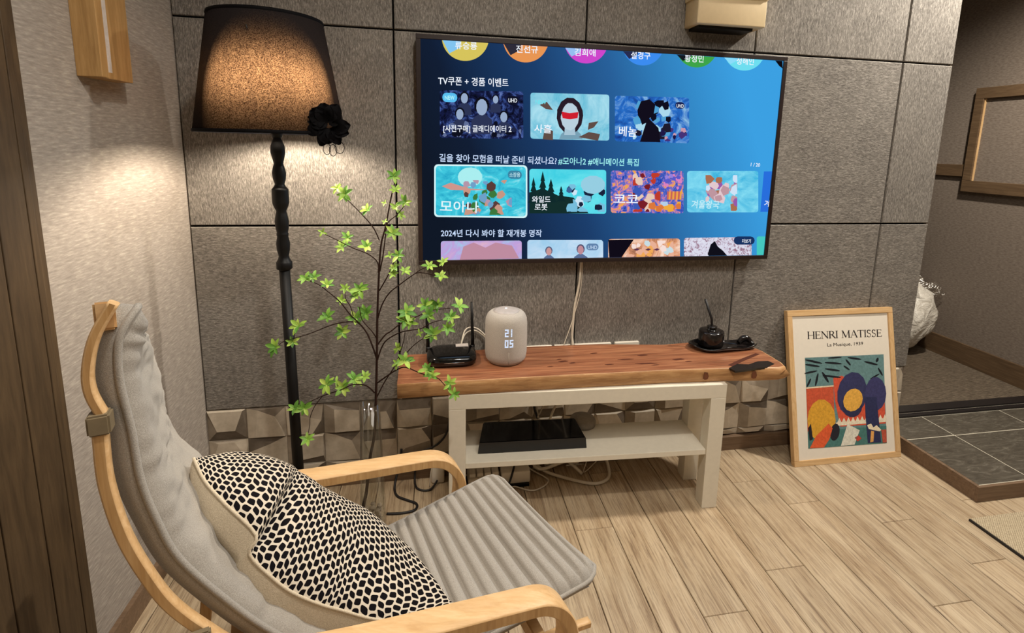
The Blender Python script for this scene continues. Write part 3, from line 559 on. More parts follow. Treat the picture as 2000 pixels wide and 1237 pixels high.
for dz in (0, .010): tag(tube('router_cable', [(.80,-.052,zs1+.018),(.815,-.03,zs1+.050+dz*1.3),(.845,-.02,zs1+.058+dz),(.875,-.022,zs1+.040+dz*.8),(.90,-.03,zs1+.012)], .0022, 'cable_white', None, 8, 6), 'white lead arching from router to speaker, '+('upper' if dz else 'lower')+' of the two', 'cable', 'white leads between router and speaker')
# ceramic diffuser and tray
tr = empty('ceramic_tray', (1.71,-.13,zs1), 'black glazed leaf-shaped ceramic tray with a curled handle', 'tray')
bm = bmesh.new(); out_ = [(1.578,-.120),(1.590,-.158),(1.635,-.180),(1.70,-.180),(1.76,-.172),(1.800,-.165),(1.812,-.150),(1.795,-.128),(1.765,-.112),(1.71,-.095),(1.65,-.085),(1.60,-.090)]
oc = spline([Vector((x, y, 0)) for x, y in out_+[out_[0]]], 3)[:-1]; c_ = Vector((1.69,-.135,0)); rr = []
for s_, z_ in ((.82,.002),(1.0,.010),(1.03,.017),(.97,.016),(.88,.006),(.4,.0045)): rr.append([bm.verts.new((c_.x+(q.x-c_.x)*s_, c_.y+(q.y-c_.y)*s_, zs1+z_+(.004*math.sin(k*.9) if z_ > .009 else 0))) for k, q in enumerate(oc)])
for a, b in zip(rr, rr[1:]):
    for k in range(len(oc)): bm.faces.new((a[k], a[(k+1)%len(oc)], b[(k+1)%len(oc)], b[k]))
bm.faces.new(rr[0]); bm.faces.new(rr[-1]); frombm('dish', bm, 'glaze_black', tr, True)
tube('handle', [(1.765,-.120,zs1+.012),(1.778,-.122,zs1+.026),(1.792,-.126,zs1+.028),(1.802,-.134,zs1+.018),(1.806,-.145,zs1+.012)], [.008,.010,.009,.007,.005], 'glaze_black', tr, 10, 4)
df_ = empty('reed_diffuser', (1.655,-.125,zs1+.0085), 'small black round bottle with one reed standing on the black tray', 'diffuser')
lathe('bottle', [(.034,0),(.041,.003),(.0425,.012),(.0425,.048),(.041,.053),(.036,.055),(.022,.056),(.014,.057),(.0145,.061),(.0165,.063),(.0165,.069),(.010,.070)], (1.655,-.125,zs1+.0085), 'glaze_black', df_, 40)
tube('reed', [(1.657,-.125,zs1+.02),(1.653,-.123,zs1+.10),(1.627,-.115,zs1+.170)], .0042, 'cable_black', df_, 8); tube('bow', [(1.640,-.140,zs1+.066),(1.630,-.146,zs1+.074),(1.634,-.15,zs1+.060),(1.655,-.155,zs1+.058),(1.668,-.150,zs1+.064)], .0035, 'black_satin', df_, 8, 4)
# set-top box
sb = empty('set_top_box', (1.02,-.15,.207), 'long flat glossy black media box on the bench shelf', 'media box')
P = []
for z_, ins in ((.2075,0),(.243,.004)):
    for u, v in ((-.172+ins,-.062),(.172-ins,-.062),(.162-ins,.058),(-.155+ins,.058)):
        a_ = -math.radians(2.8); P.append((1.02+u*math.cos(a_)-v*math.sin(a_), -.165+u*math.sin(a_)+v*math.cos(a_), z_))
hexa('casing', P, 'black_gloss', sb, .003)
P2 = [Vector(P[i])+Vector((0,-.0012,0)) for i in (0,1,5,4)]; mk('front_strip', P2, [(0,1,2,3)], 'black_side', sb)
tag(tube('black_video_cable', [(1.06,-.03,.42),(1.055,-.035,.33),(1.052,-.05,.26),(1.06,-.085,.232)], .0042, 'cable_black', None, 8, 5), 'black cable dropping behind the bench into the media box', 'cable')
pk = empty('network_hub', (1.215,-.075,.207), 'small rounded grey box behind the right end of the black media box', 'hub'); lathe('dome', [(.044,0),(.046,.012),(.040,.024),(.022,.031),(.001,.033)], (1.215,-.095,.2065), 'grey_paint', pk, 28)
# cables and power strip below
ps = empty('power_strip', (.93,-.075,0), 'white power strip with plugged adapters on the floor under the bench', 'power strip')
box('strip', (.822,-.110,.010), (.93,-.045,.042), 'white_plastic', ps, .004); box('adapter', (.935,-.105,.008), (1.035,-.05,.052), 'white_plastic', ps, .006, 3)
for k in range(4): box('socket', (.826+.026*k,-.100,.042), (.848+.026*k,-.060,.056), 'white_plastic', ps, .003)
box('plinth', (.818,-.112,0), (1.03,-.04,.010), 'black_satin', ps)
def cab(name, pts, r, mat, lab, group=None): tag(tube(name, pts, r, mat, None, 8, 6), lab, 'cable', group)
cab('thick_loop_cable', [(1.10,-.03,.02),(1.19,-.020,.03),(1.215,-.055,.035),(1.165,-.06,.045),(1.085,-.058,.022),(1.060,-.035,.03),(1.10,-.028,.05),(1.17,-.035,.04),(1.225,-.085,.008)], .0058, 'cable_white', 'thick white cable coiled in a loop under the bench shelf')
cab('thick_bend_cable', [(1.06,-.02,.03),(1.10,-.06,.012),(1.19,-.115,.007),(1.255,-.142,.007),(1.305,-.125,.007),(1.325,-.085,.010),(1.322,-.03,.03),(1.26,-.015,.05)], .0055, 'cable_white', 'thick white cable bulging forward on the planks under the bench')
cab('thin_grey_lead', [(1.02,-.03,.03),(1.06,-.05,.01),(1.10,-.10,.004),(1.04,-.142,.004),(.97,-.11,.004),(.93,-.14,.004)], .0025, 'cable_white', 'thin pale lead curving on the planks behind the chair seat')
cab('thin_fan_lead', [(1.27,-.02,.09),(1.25,-.05,.03),(1.235,-.075,.006),(1.30,-.03,.02),(1.36,-.02,.08)], .0018, 'cable_white', 'hair-thin pale lead fanned out under the right half of the shelf')
cab('short_black_lead', [(.99,-.045,.06),(.975,-.10,.055),(.955,-.118,.012),(.93,-.13,.006)], .0035, 'cable_black', 'short black lead crossing the white power strip')
cab('white_shelf_lead', [(1.075,-.02,.40),(1.078,-.028,.30),(1.065,-.04,.25),(1.06,-.09,.235)], .0032, 'cable_white', 'white lead beside the black one behind the media box')
cab('slanting_lead', [(1.20,-.012,.40),(1.15,-.02,.33),(1.10,-.03,.27),(1.07,-.05,.225)], .0022, 'cable_white', 'thin white lead slanting across the relief tiles behind the bench')
cab('black_floor_lead', [(.60,-.004,.11),(.595,-.02,.07),(.580,-.06,.012),(.590,-.10,.004),(.620,-.125,.004),(.655,-.15,.004),(.65,-.178,.004),(.61,-.186,.004),(.565,-.182,.004)], .0038, 'cable_black', 'black lead snaking over the planks left of the bench')
cab('black_loop_lead', [(.735,-.02,.02),(.70,-.085,.005),(.655,-.075,.005),(.645,-.03,.02),(.66,-.012,.09),(.72,-.012,.12),(.755,-.016,.17),(.765,-.02,.26)], .0034, 'cable_black', 'black lead rising in a loop beside the left bench leg')
lathe_o = empty('plug_adapter', (.725,-.04,0), 'white plug adapter on the floor beside the left bench leg', 'adapter'); box('body', (.70,-.055,0), (.745,-.02,.07), 'white_plastic', lathe_o, .008, 3); tube('plug_lead', [(.72,-.04,.07),(.712,-.05,.10),(.70,-.055,.05),(.695,-.07,.004)], .0015, 'cable_white', lathe_o, 6, 4)
so = empty('wall_socket', (1.735,.0,.13), 'white wall socket plate low behind the right bench legs', 'socket'); box('plate', (1.71,-.014,.075), (1.765,-.004,.20), 'white_plastic', so, .002); box('insert', (1.722,-.017,.15), (1.753,-.013,.185), 'grey_paint', so, .001)
cc_ = empty('cable_cover', (1.24,-.008,.44), 'pale plastic cable cover strips fixed on the wall just behind the slab', 'cable cover')
for a, b in ((1.02,1.118),(1.128,1.185),(1.20,1.335),(1.35,1.44)): box('strip', (a,-.012,.435), (b,-.0002,.462), 'white_plastic', cc_, .001)
# ================================================================== framed poster
A_, B_, C_, D_ = Vector((2.020,-.155,0)), Vector((2.484,-.155,0)), Vector((2.484,-.022,.560)), Vector((2.020,-.022,.560))
ex = Vector((1,0,0)); ez = (D_-A_).normalized(); ny = ex.cross(ez).normalized(); Hf = (D_-A_).length; Wf = .464
pf = empty('framed_poster', (2.25,-.15,0), 'white poster in a thin oak frame leaning against the wall right of the bench', 'picture')
def fp(u, v, d=0): return A_+ex*u+ez*v+ny*d
def fbox(name, u0, u1, v0, v1, d0, d1, mat, bev=.001): return hexa(name, [fp(u0,v0,d0),fp(u1,v0,d0),fp(u1,v0,d1),fp(u0,v0,d1),fp(u0,v1,d0),fp(u1,v1,d0),fp(u1,v1,d1),fp(u0,v1,d1)], mat, pf, bev)
fw = .021
fbox('frame_rail', 0, Wf, 0, fw, 0, -.02, 'oak_frame_x'); fbox('frame_rail', 0, Wf, Hf-fw, Hf, 0, -.02, 'oak_frame_x'); fbox('frame_stile', 0, fw, fw, Hf-fw, 0, -.02, 'oak_frame_z'); fbox('frame_stile', Wf-fw, Wf, fw, Hf-fw, 0, -.02, 'oak_frame_z')
fbox('sheet', fw-.002, Wf-fw+.002, fw-.002, Hf-fw+.002, -.005, -.012, 'mat_board', 0)
def fat(px, py, d):
    dr_ = RC.transposed() @ Vector(((px-CX)/F, (py-CY)/F, 1)); O = fp(0,0,d); q = CAM+dr_*((O-CAM).dot(ny)/dr_.dot(ny)); return q
ink = plain('ink', rgb(40,36,38), .6)
# roman capitals with serifs: strokes (x0, y0, x1, y1, width), serif bars (x, y, half length)
def arc_(cx, cy, rx, ry, a0, a1, w0, w1, n_=7):
    P = [(cx+rx*math.cos(math.radians(a0+(a1-a0)*k/n_)), cy+ry*math.sin(math.radians(a0+(a1-a0)*k/n_))) for k in range(n_+1)]
    return [(P[k][0], P[k][1], P[k+1][0], P[k+1][1], w0+(w1-w0)*math.sin(math.pi*(k+.5)/n_)) for k in range(n_)]
TK, TN = .125, .05
GL = {'H': (.84, [(.13,0,.13,1,TK),(.71,0,.71,1,TK),(.13,.51,.71,.51,TN)], [(.13,0,.12),(.13,1,.12),(.71,0,.12),(.71,1,.12)]),
 'E': (.66, [(.13,0,.13,1,TK),(.13,.975,.56,.975,TN),(.13,.52,.46,.52,TN),(.13,.025,.60,.025,TN),(.56,.98,.56,.84,TN),(.46,.44,.46,.60,TN),(.60,.02,.61,.18,TN)], [(.13,0,.1),(.13,1,.1)]),
 'N': (.86, [(.13,0,.13,1,TN),(.73,0,.73,1,TN),(.11,.98,.74,.02,TK)], [(.13,0,.11),(.10,1,.09),(.73,1,.11)]),
 'R': (.74, [(.13,0,.13,1,TK),(.13,.975,.34,.975,TN),(.13,.50,.34,.50,TN),(.34,.50,.70,.01,TK)]+arc_(.33,.737,.20,.24,-90,90,TN,TK), [(.13,0,.12),(.13,1,.1),(.70,0,.08)]),
 'I': (.30, [(.15,0,.15,1,TK)], [(.15,0,.12),(.15,1,.12)]),
 'M': (1.0, [(.13,0,.17,1,TN),(.15,.98,.50,.06,TK),(.50,.06,.83,.98,TN),(.83,1,.87,0,TK)], [(.13,0,.1),(.12,1,.08),(.87,0,.12),(.87,1,.09)]),
 'A': (.80, [(.08,0,.40,1,TN),(.40,1,.74,0,TK),(.20,.36,.61,.36,TN)], [(.08,0,.1),(.74,0,.12)]),
 'T': (.74, [(.37,0,.37,1,TK),(.05,.975,.69,.975,TN),(.05,.98,.04,.82,TN),(.69,.98,.70,.82,TN)], [(.37,0,.12)]),
 'S': (.56, arc_(.27,.755,.17,.225,20,270,TN,TK*.9,9)+arc_(.27,.255,.20,.255,90,-160,TK*.9,TN,9)+[(.43,.83,.45,.98,TN*.8),(.08,.17,.06,.02,TN*.8)], []), ' ': (.36, [], [])}
def serif_text(name, body, P0, P1, h, nrm):
    adv = sum(GL[c_][0] for c_ in body); ex_ = P1-P0; n_ = nrm.normalized(); ey_ = n_.cross(ex_).normalized()*h; V_, F_ = [], []; x = 0
    for c_ in body:
        wd, st_, sf = GL[c_]
        for x0, y0, x1, y1, w_ in st_+[(a-l_, min(max(b_, .018), .982), a+l_, min(max(b_, .018), .982), .036) for a, b_, l_ in sf]:
            dx, dy = x1-x0, y1-y0; L_ = math.hypot(dx, dy) or 1; px_, py_ = -dy/L_*w_/2, dx/L_*w_/2; q = len(V_); e_ = .012
            for u, v in ((x0-dx/L_*e_+px_, y0-dy/L_*e_+py_), (x0-dx/L_*e_-px_, y0-dy/L_*e_-py_), (x1+dx/L_*e_-px_, y1+dy/L_*e_-py_), (x1+dx/L_*e_+px_, y1+dy/L_*e_+py_)): V_.append(P0+ex_*((x+u)/adv)+ey_*v)
            F_.append((q, q+1, q+2, q+3))
        x += wd
    return mk(name, V_, F_, 'ink', pf)
serif_text('lettering', 'HENRI MATISSE', fat(1577,662.5,-.0045), fat(1723,657.5,-.0045), .0275, -ny if ny.y > 0 else ny)
for body, x0, y0, x1, y1, h in (('La Musique, 1939', 1616,679,1686,676,9),):
    P0, P1 = fat(x0, y0, -.0045), fat(x1, y1, -.0045)
    text_mesh('lettering', body, 'ink', pf, P0, P1, h*.00178, -ny if ny.y > 0 else ny)
nf = ny if ny.y < 0 else -ny
art = []
def apoly(pts, c, lay, nm='print_shape'):
    key = 'print_%d_%d_%d' % c
    if key not in MAT: plain(key, rgb(*c), .6, .3, var=.18, scale=120)
    P = [fat(x, y, 0)+nf*(.0052+.00012*lay) for x, y in pts]; P = [q for q in P]
    # keep the print on its own plane in front of the sheet
    P = [q-ny*((q-A_).dot(ny))+nf*(-.0048+.00012*lay) for q in P]
    a = sum((P[i]-P[0]).cross(P[(i+1)%len(P)]-P[0]).dot(nf) for i in range(1, len(P)-1)); poly(nm, P if a > 0 else P[::-1], key, pf)
def c8(x, y): return (1560+x/6.51, 690+y/6.51)
def ap(pts, c, lay, nm='print_shape'): apoly([c8(*q) for q in pts], c, lay, nm)
def ell(cx, cy, rx, ry, rot=0, n_=14):
    r_ = math.radians(rot); return [(cx+rx*math.cos(a)*math.cos(r_)-ry*math.sin(a)*math.sin(r_), cy+rx*math.cos(a)*math.sin(r_)+ry*math.sin(a)*math.cos(r_)) for a in [6.2832*k/n_ for k in range(n_)]]
ap([(90,62),(1092,18),(1133,1150),(133,1222)], (98,132,134), 1, 'print_ground'); ap([(105,440),(455,412),(470,980),(125,1010)], (196,84,56), 2); ap([(450,320),(560,290),(1105,620),(1120,900),(540,940),(470,600)], (206,84,60), 3)
ap([(128,1000),(1128,930),(1133,1150),(133,1222)], (70,116,112), 3.5); ap([(480,890),(1122,830),(1126,880),(500,930)], (226,214,190), 4)
for k in range(11): ap([(500+58*k,890-4*k),(528+58*k,830-5*k),(556+58*k,886-4*k)], (226,214,190), 4.3)
for q in ((200,110,115,13,12),(185,160,95,13,8),(165,245,85,12,-12),(240,340,14,85,12),(350,310,16,80,-32),(450,130,110,13,4),(440,215,100,13,8),(430,300,120,12,6),(640,120,50,12,50),(620,190,48,11,35),(720,70,90,12,8),(930,130,90,13,14),(1010,90,16,30,20),(140,380,13,60,25),(1050,240,60,12,60),(470,60,90,10,-4),(980,300,70,10,-30)): ap(ell(*q), (22,26,34), 5)
ap([(105,440),(455,412),(456,428),(106,458)], (230,210,180), 5)
# broad generic colour shapes where the print has its masses
ap(ell(690,520,190,280,8), (52,54,92), 6); ap(ell(990,520,135,215,0), (58,58,100), 6.5); ap([(850,560),(1000,560),(1060,1140),(890,1150),(860,800)], (44,48,84), 7); ap(ell(690,680,130,140,0), (44,46,78), 7.2)
ap(ell(700,600,120,150,22), (222,168,74), 8); ap(ell(300,860,180,270,0), (210,156,52), 7.5); ap([(150,1215),(230,1060),(390,900),(440,960),(400,1100),(330,1205)], (214,92,52), 8.6)
ap([(165,900),(190,1100),(150,1120),(130,960)], (30,30,40), 8.4); ap(ell(470,1010,60,110,10), (34,34,44), 7.6); ap([(630,905),(785,985),(720,1170),(545,1185)], (212,210,196), 9)
ap([(720,1080),(770,1050),(810,1090),(760,1130)], (190,70,56), 9); ap([(930,990),(970,1000),(960,1130),(920,1140)], (218,160,90), 9); ap([(1060,980),(1125,975),(1130,1140),(1080,1145)], (180,84,64), 8); ap([(880,920),(930,900),(960,950),(1000,920),(1060,980),(1040,1000),(900,970)], (230,216,186), 9)
# ================================================================== floor lamp
LX, LY = .325, -.24
lp = empty('floor_lamp', (LX,LY,0), 'tall black floor lamp with turned column and dark tapered drum shade', 'floor lamp')
def zl(py): return at(560, py, 1, LY).z
lathe('base', [(.125,0),(.13,.006),(.128,.016),(.10,.024),(.04,.032),(.022,.045)], (LX,LY,0), 'black_satin', lp, 48)
def tilt(z): return LX+.012*(1-z/1.2)
prof = [(265,7.5),(272,8),(285,13.5),(298,14.5),(312,11),(320,9),(326,11),(338,14),(350,12.5),(360,9.5),(365,12),(369,15.8),(369.6,16.5),(372,16.6),(396,16.6),(397,16.4),(403,14.5),(412,10),(418,11.5),(432,14),(446,13),(454,11),(456,12),(459,12),(462,11),(475,14),(488,13),(500,10),(506,12),(511,15.4),(512,16.2),(524,16.2),(525,15),(526,12.5),(527,12.4)]
pr = [(r*.00122, zl(y)) for y, r in prof][::-1]
lathe('turned_column', pr, (LX,LY,0), 'black_satin', lp, 28)
tube('pole', [(LX+.008,LY,.03),(LX,LY,pr[0][1]+.002)], [.0145,.0135], 'black_satin', lp, 24)
sh = lathe('lamp_shade', [(.174,1.168),(.129,1.440)], (LX-.008,LY,0), 'shade_cloth', lp, 72, cap=False)
md = sh.modifiers.new('thick', 'SOLIDIFY'); md.thickness = .0012
for r_, z_ in ((.1745,1.164),(.1295,1.436)): lathe('shade_rim', [(r_,z_),(r_+.0012,z_+.003),(r_,z_+.008),(r_-.002,z_+.008),(r_-.002,z_),(r_,z_)], (LX-.008,LY,0), 'petal_black', lp, 72, cap=False)
lathe('bulb', [(.010,1.195),(.013,1.22),(.024,1.25),(.027,1.27),(.022,1.292),(.008,1.302)], (LX,LY,0), 'bulb_glow', lp, 24).visible_shadow = True
lathe('socket', [(.012,1.155),(.014,1.165),(.014,1.20)], (LX,LY,0), 'black_satin', lp, 20)
for k in range(3):
    a = k*2.094+.5; tube('shade_spoke', [(LX,LY,1.20),(LX-.008+.14*math.cos(a),LY+.14*math.sin(a),1.40)], .0015, 'black_satin', lp, 6)
# black cloth flower
fl = empty('cloth_flower', (.47,-.36,1.19), 'black fabric flower brooch hanging off the rim of the lamp shade', 'ornament')
YFL = -.36
def petal(cx, cy, ang, ln, wd, tip=.0):
    P0 = at(cx, cy, 1, YFL); v_, f_ = [], []
    for i in range(7):
        s_ = i/6; w_ = wd*math.sin(math.pi*min(1, .12+s_*.86))**.6; cup = .010*math.sin(s_*3)+tip*s_
        for j in (-1, -.5, 0, .5, 1): v_.append(P0+Vector((math.cos(ang)*ln*s_-math.sin(ang)*w_*j, -cup-.006*j*j+.003*math.sin(7*s_+j*3), math.sin(ang)*ln*s_+math.cos(ang)*w_*j)))
    for i in range(6):
        for j in range(4): q = i*5+j; f_.append((q, q+1, q+6, q+5))
    mk('petal', v_, f_, 'petal_black', fl, True)
for cx, cy, ang, ln, wd in ((640,240,140,.050,.022),(640,240,170,.048,.02),(640,240,100,.05,.022),(645,235,60,.045,.02),(650,250,10,.045,.018),(650,250,-20,.042,.017),(645,250,-60,.048,.016),(640,250,-110,.05,.015),(632,245,-150,.045,.016),(640,235,20,.036,.02),(640,255,-90,.035,.02),(632,232,200,.034,.018)): petal(cx, cy, math.radians(ang), ln*.92, wd)
for cx, cy, a_ in ((650,283,-100),(663,278,-40),(638,280,-110)):
    c_ = at(cx, cy, 1, YFL); tube('ribbon_loop', [c_+Vector((.0085*math.sin(t_)*(1 if a_ != -40 else 1.3), 0, -.013+.014*math.cos(t_))) for t_ in [k*.5236 for k in range(13)]], .0009, 'petal_black', fl, 6)
# ================================================================== plant in a glass vase
YP = -.33
vs = empty('glass_vase', (.54,YP,0), 'tall clear glass vase holding the bare-stemmed plant, pebbles inside', 'vase')
vo = [(.034,0),(.036,.004),(.033,.20),(.0255,.455)]; vi_ = [(.023,.455),(.030,.20),(.031,.018),(.001,.014)]
lathe('glass', vo+vi_, (.545,YP,0), 'clear_glass', vs, 36, cap=True)
rnd = random.Random(4); k_ = 0
for z_ in range(9):
    for a_ in range(6):
        r_ = .019*(1 if a_ else 0); x, y = .545+r_*math.cos(a_*1.256+z_), YP+r_*math.sin(a_*1.256+z_); bm = bmesh.new(); bmesh.ops.create_icosphere(bm, subdivisions=1, radius=.0085*rnd.uniform(.85,1.1))
        for v in bm.verts: v.co = Vector((x, y, .028+z_*.0140))+Vector((v.co.x*rnd.uniform(.8,1.2), v.co.y, v.co.z*rnd.uniform(.7,1)))
        frombm('pebble', bm, 'pebble', vs)
pt = empty('potted_branch', (.545,YP,.10), 'tall leafless-stemmed plant with star-shaped bright green leaf clusters left of the bench', 'plant')
def br(pts, r0, r1, y0=YP, y1=YP, name='branch'):
    P = []; n_ = len(pts)
    for i, (x, y) in enumerate(pts): P.append(at(x, y, 1, y0+(y1-y0)*i/(n_-1)))
    R = [r0+(r1-r0)*i/(n_-1) for i in range(n_)]; tube(name, P, R, 'bark', pt, 7, 4)
br([(707,1002),(713,975),(717,950),(723,893),(731,850),(734,785),(736,705),(737,620),(740,540),(744,480),(753,443),(763,390),(771,355)], .0050, .0014, name='trunk')
br([(741,470),(731,448),(717,430),(700,412),(679,391)], .0016, .0010, YP, -.31); br([(742,530),(748,500),(753,460),(757,436),(775,420),(790,402)], .0018, .001, YP, -.36)
br([(739,533),(737,512),(718,496),(690,485),(660,470),(635,458)], .0017, .0009, YP, -.30); br([(741,568),(758,538),(766,520),(773,503)], .0017, .001, YP, -.37)
br([(738,622),(746,596),(760,573),(781,556),(800,542),(816,533),(841,536),(856,541)], .0019, .0009, YP, -.36); br([(806,538),(820,528),(838,520),(860,515)], .0010, .0007, -.352, -.37)
br([(736,702),(727,675),(716,650),(700,630),(685,616),(664,590),(643,572),(622,556),(600,548)], .0024, .0009, YP, -.29); br([(690,617),(684,598),(675,583),(674,563)], .0013, .0008, -.31, -.32)
br([(736,662),(727,648),(716,636),(706,622),(702,600)], .0016, .001, YP, -.31)
br([(702,630),(680,629),(655,633),(630,642),(605,652),(582,659),(555,667),(543,676)], .0016, .0008, -.315, -.29); br([(737,674),(752,655),(764,647),(783,632),(800,625),(818,617),(840,607),(880,602)], .0021, .0009, YP, -.30)
br([(737,704),(745,680),(756,664),(781,650),(805,645),(823,642),(845,630),(878,622)], .0020, .0009, YP, -.37); br([(736,749),(757,734),(776,722),(793,718),(823,730),(853,738),(868,752),(883,768)], .0021, .0009, YP, -.36)
br([(735,778),(752,745),(770,717),(781,690),(788,668),(791,650)], .0018, .0008, YP, -.31); br([(792,692),(808,675),(826,662),(845,655)], .0013, .0008, -.35, -.38)
br([(732,768),(722,758),(710,752),(688,752),(665,762),(630,774),(600,788),(588,797)], .0021, .0008, YP, -.29); br([(628,776),(614,795),(606,815),(605,830),(602,846)], .0011, .0008, -.30, -.30)
leaf_meshes = []
for li in range(4):
    rl = random.Random(li); v_, f_ = [], []; curl = rl.uniform(.1,.5)
    for i in range(6):
        s_ = i/5; w_ = .215*math.sin(math.pi*(.04+.92*s_))**.75*(1 if s_ < .55 else 1.02-.02*s_); z_ = .12*math.sin(s_*2.4)-curl*s_*s_*.5
        v_ += [(s_, -w_, z_+.07), (s_, 0, z_), (s_, w_, z_+.07)]
    for i in range(5): f_ += [(i*3, i*3+1, i*3+4, i*3+3), (i*3+1, i*3+2, i*3+5, i*3+4)]
    me = bpy.data.meshes.new('leaf'); me.from_pydata(v_, [], f_); me.materials.append(MAT['leaf']); 
    for p_ in me.polygons: p_.use_smooth = True
    leaf_meshes.append(me)
CL = [(768,345,18,0),(660,368,15,1),(673,380,20,1),(773,372,13,0),(718,411,17,1),(792,395,17,0),(773,405,13,0),(752,397,9,0),(782,419,13,0),(752,433,9,0),(766,455,19,0),(630,454,10,1),(679,465,16,1),(668,483,17,1),(717,483,18,1),(778,500,18,2),(761,500,10,2),(771,523,15,2),(770,537,13,2),(790,530,14,2),(838,520,16,3),(866,513,14,3),(861,541,18,3),
 (597,545,17,1),(613,543,17,1),(640,557,16,1),(674,563,13,1),(703,566,21,1),(696,580,18,1),(668,587,14,1),(793,611,23,3),(831,597,22,1),(856,596,19,1),(896,599,22,1),(838,616,20,3),(881,620,20,3),(640,620,21,1),(695,621,20,1),(715,612,20,1),(584,638,21,1),(571,668,15,1),(539,679,20,1),(669,649,20,1),(790,626,20,3),(804,632,18,3),(873,641,18,3),(846,653,22,3),(820,652,10,3),(777,680,13,1),(791,705,24,3),(776,710,15,3),(836,722,20,3),(843,735,18,3),(877,749,17,3),(887,770,17,3),(640,752,22,1),(670,757,22,1),(693,741,21,1),(713,737,15,1),(576,799,18,1),(594,797,20,1),(600,858,18,1),(657,747,12,1)]
ydep = {0:-.345, 1:-.295, 2:-.37, 3:-.365}
rl = random.Random(12)
nleaf = 0
small_v, small_f = [], []
for ci, (x, y, r_, g_) in enumerate(sorted(CL, key=lambda q: -q[2])):
    c_ = at(x, y, 1, ydep[g_]+rl.uniform(-.008,.008)); nl = 7 if r_ > 18 else (6 if r_ > 12 else 4); axis = Vector((rl.uniform(-.5,.5), -.75, rl.uniform(.2,.9))).normalized(); u = axis.cross(Vector((0,0,1))).normalized(); v2 = axis.cross(u)
    a0 = rl.uniform(0, 6)
    for k in range(nl):
        a = a0+6.283*k/nl+rl.uniform(-.3,.3); d_ = (u*math.cos(a)+v2*math.sin(a)+axis*rl.uniform(.1,.55)).normalized(); sd = axis.cross(d_).normalized(); nn = d_.cross(sd); sc_ = r_*.00128*rl.uniform(.75,1.1)
        if nleaf >= 298:
            lm = rl.choice(leaf_meshes); Mx = (Matrix((d_, sd, nn)).transposed().to_4x4() @ Matrix.Scale(sc_, 4)); Mx.translation = c_; q0 = len(small_v)
            small_v += [Mx @ v.co for v in lm.vertices]; small_f += [tuple(q0+i for i in p_.vertices) for p_ in lm.polygons]; continue
        o = bpy.data.objects.new('leaf', rl.choice(leaf_meshes)); COL.objects.link(o); o.parent = pt; o.matrix_parent_inverse = Matrix.Translation(-pt.location)
        Mx = Matrix((d_, sd, nn)).transposed().to_4x4()*1; Mx = Mx @ Matrix.Scale(sc_, 4); Mx.translation = c_; o.matrix_basis = Mx; nleaf += 1
if small_v: tag(mk('small_leaves', small_v, small_f, 'leaf', pt, True), kind='stuff')
# ================================================================== lounge chair
az = math.radians(17); NS = Vector((math.sin(az), -math.cos(az), 0)); NFv = Vector((math.cos(az), math.sin(az), 0))
def ch(f, s, z): return NFv*f+NS*s+Vector((0,0,z))
cr = empty('lounge_chair', ch(.35,1.0,0), 'bentwood armchair with a ribbed grey cushion and high back at lower left', 'armchair')
def sweep(name, pts, s0, s1, th, side=1, n_=6, mats=('birch_x','birch_z'), tilt_s=0.):
    """bent laminated board: pts run along its outer surface (f, z)"""
    P = spline([Vector((f, z, 0)) for f, z in pts], n_); bm = bmesh.new(); rings = []
    for i, q in enumerate(P):
        d = (P[min(i+1, len(P)-1)]-P[max(i-1, 0)]).normalized(); nr = Vector((d.y, -d.x, 0))*side; q2 = q+nr*th; m = .0022
        ring = [(q+nr*m, s0), (q, s0+m), (q, s1-m), (q+nr*m, s1), (q2-nr*m, s1), (q2, s1-m), (q2, s0+m), (q2-nr*m, s0)]
        rings.append([bm.verts.new(ch(a.x, b, a.y)) for a, b in ring])
    for a, b in zip(rings, rings[1:]):
        for k in range(8):
            f_ = bm.faces.new((a[k], a[(k+1)%8], b[(k+1)%8], b[k])); f_.material_index = 1 if k in (3, 7) else 0; f_.smooth = k not in (3, 7)
    bm.faces.new(rings[0]); bm.faces.new(rings[-1]); return frombm(name, bm, list(mats), cr)
sweep('armrest', [(.045,.540),(.213,.503),(.349,.487),(.47,.4745),(.510,.468),(.540,.452),(.562,.425),(.574,.395),(.575,.36),(.565,.28),(.535,.03)], .772, .816, .020)
sweep('armrest', [(.085,.572),(.20,.541),(.284,.521),(.419,.495),(.515,.477),(.553,.468),(.580,.450),(.600,.422),(.609,.392),(.610,.36),(.60,.28),(.57,.03)], 1.194, 1.238, .020)
def backframe(s0, s1):
    sweep('headrest_frame', [(.061,.988),(.043,.955),(.034,.920),(.034,.892),(.043,.862)], s0, s1-.002, .0095, -1)
    sweep('side_frame', [(.037,.868),(.036,.845),(.036,.79),(.046,.722),(.066,.656),(.083,.617),(.109,.576),(.15,.52),(.21,.452),(.29,.392),(.38,.352),(.50,.335),(.60,.330),(.668,.322)], s0, s1, .0125, -1)
backframe(1.172, 1.187)
sweep('side_frame', [(-.018,.868),(-.016,.83),(-.006,.78),(.0,.72),(.012,.66),(.045,.59),(.085,.52),(.13,.45),(.18,.40),(.25,.345),(.33,.325),(.45,.33),(.53,.335),(.58,.34)], .840, .868, .017, -1)
for s0, s1 in ((.772,.816),(1.194,1.238)):
    sweep('floor_runner', [(.60,.022),(.45,.022),(.2,.022),(.02,.022),(-.04,.03)], s0, s1, .022, -1); sweep('rear_post', [(.0,.04),(.05,.25),(.075,.45),(.09,.565)], s0, s1, .02, 1)
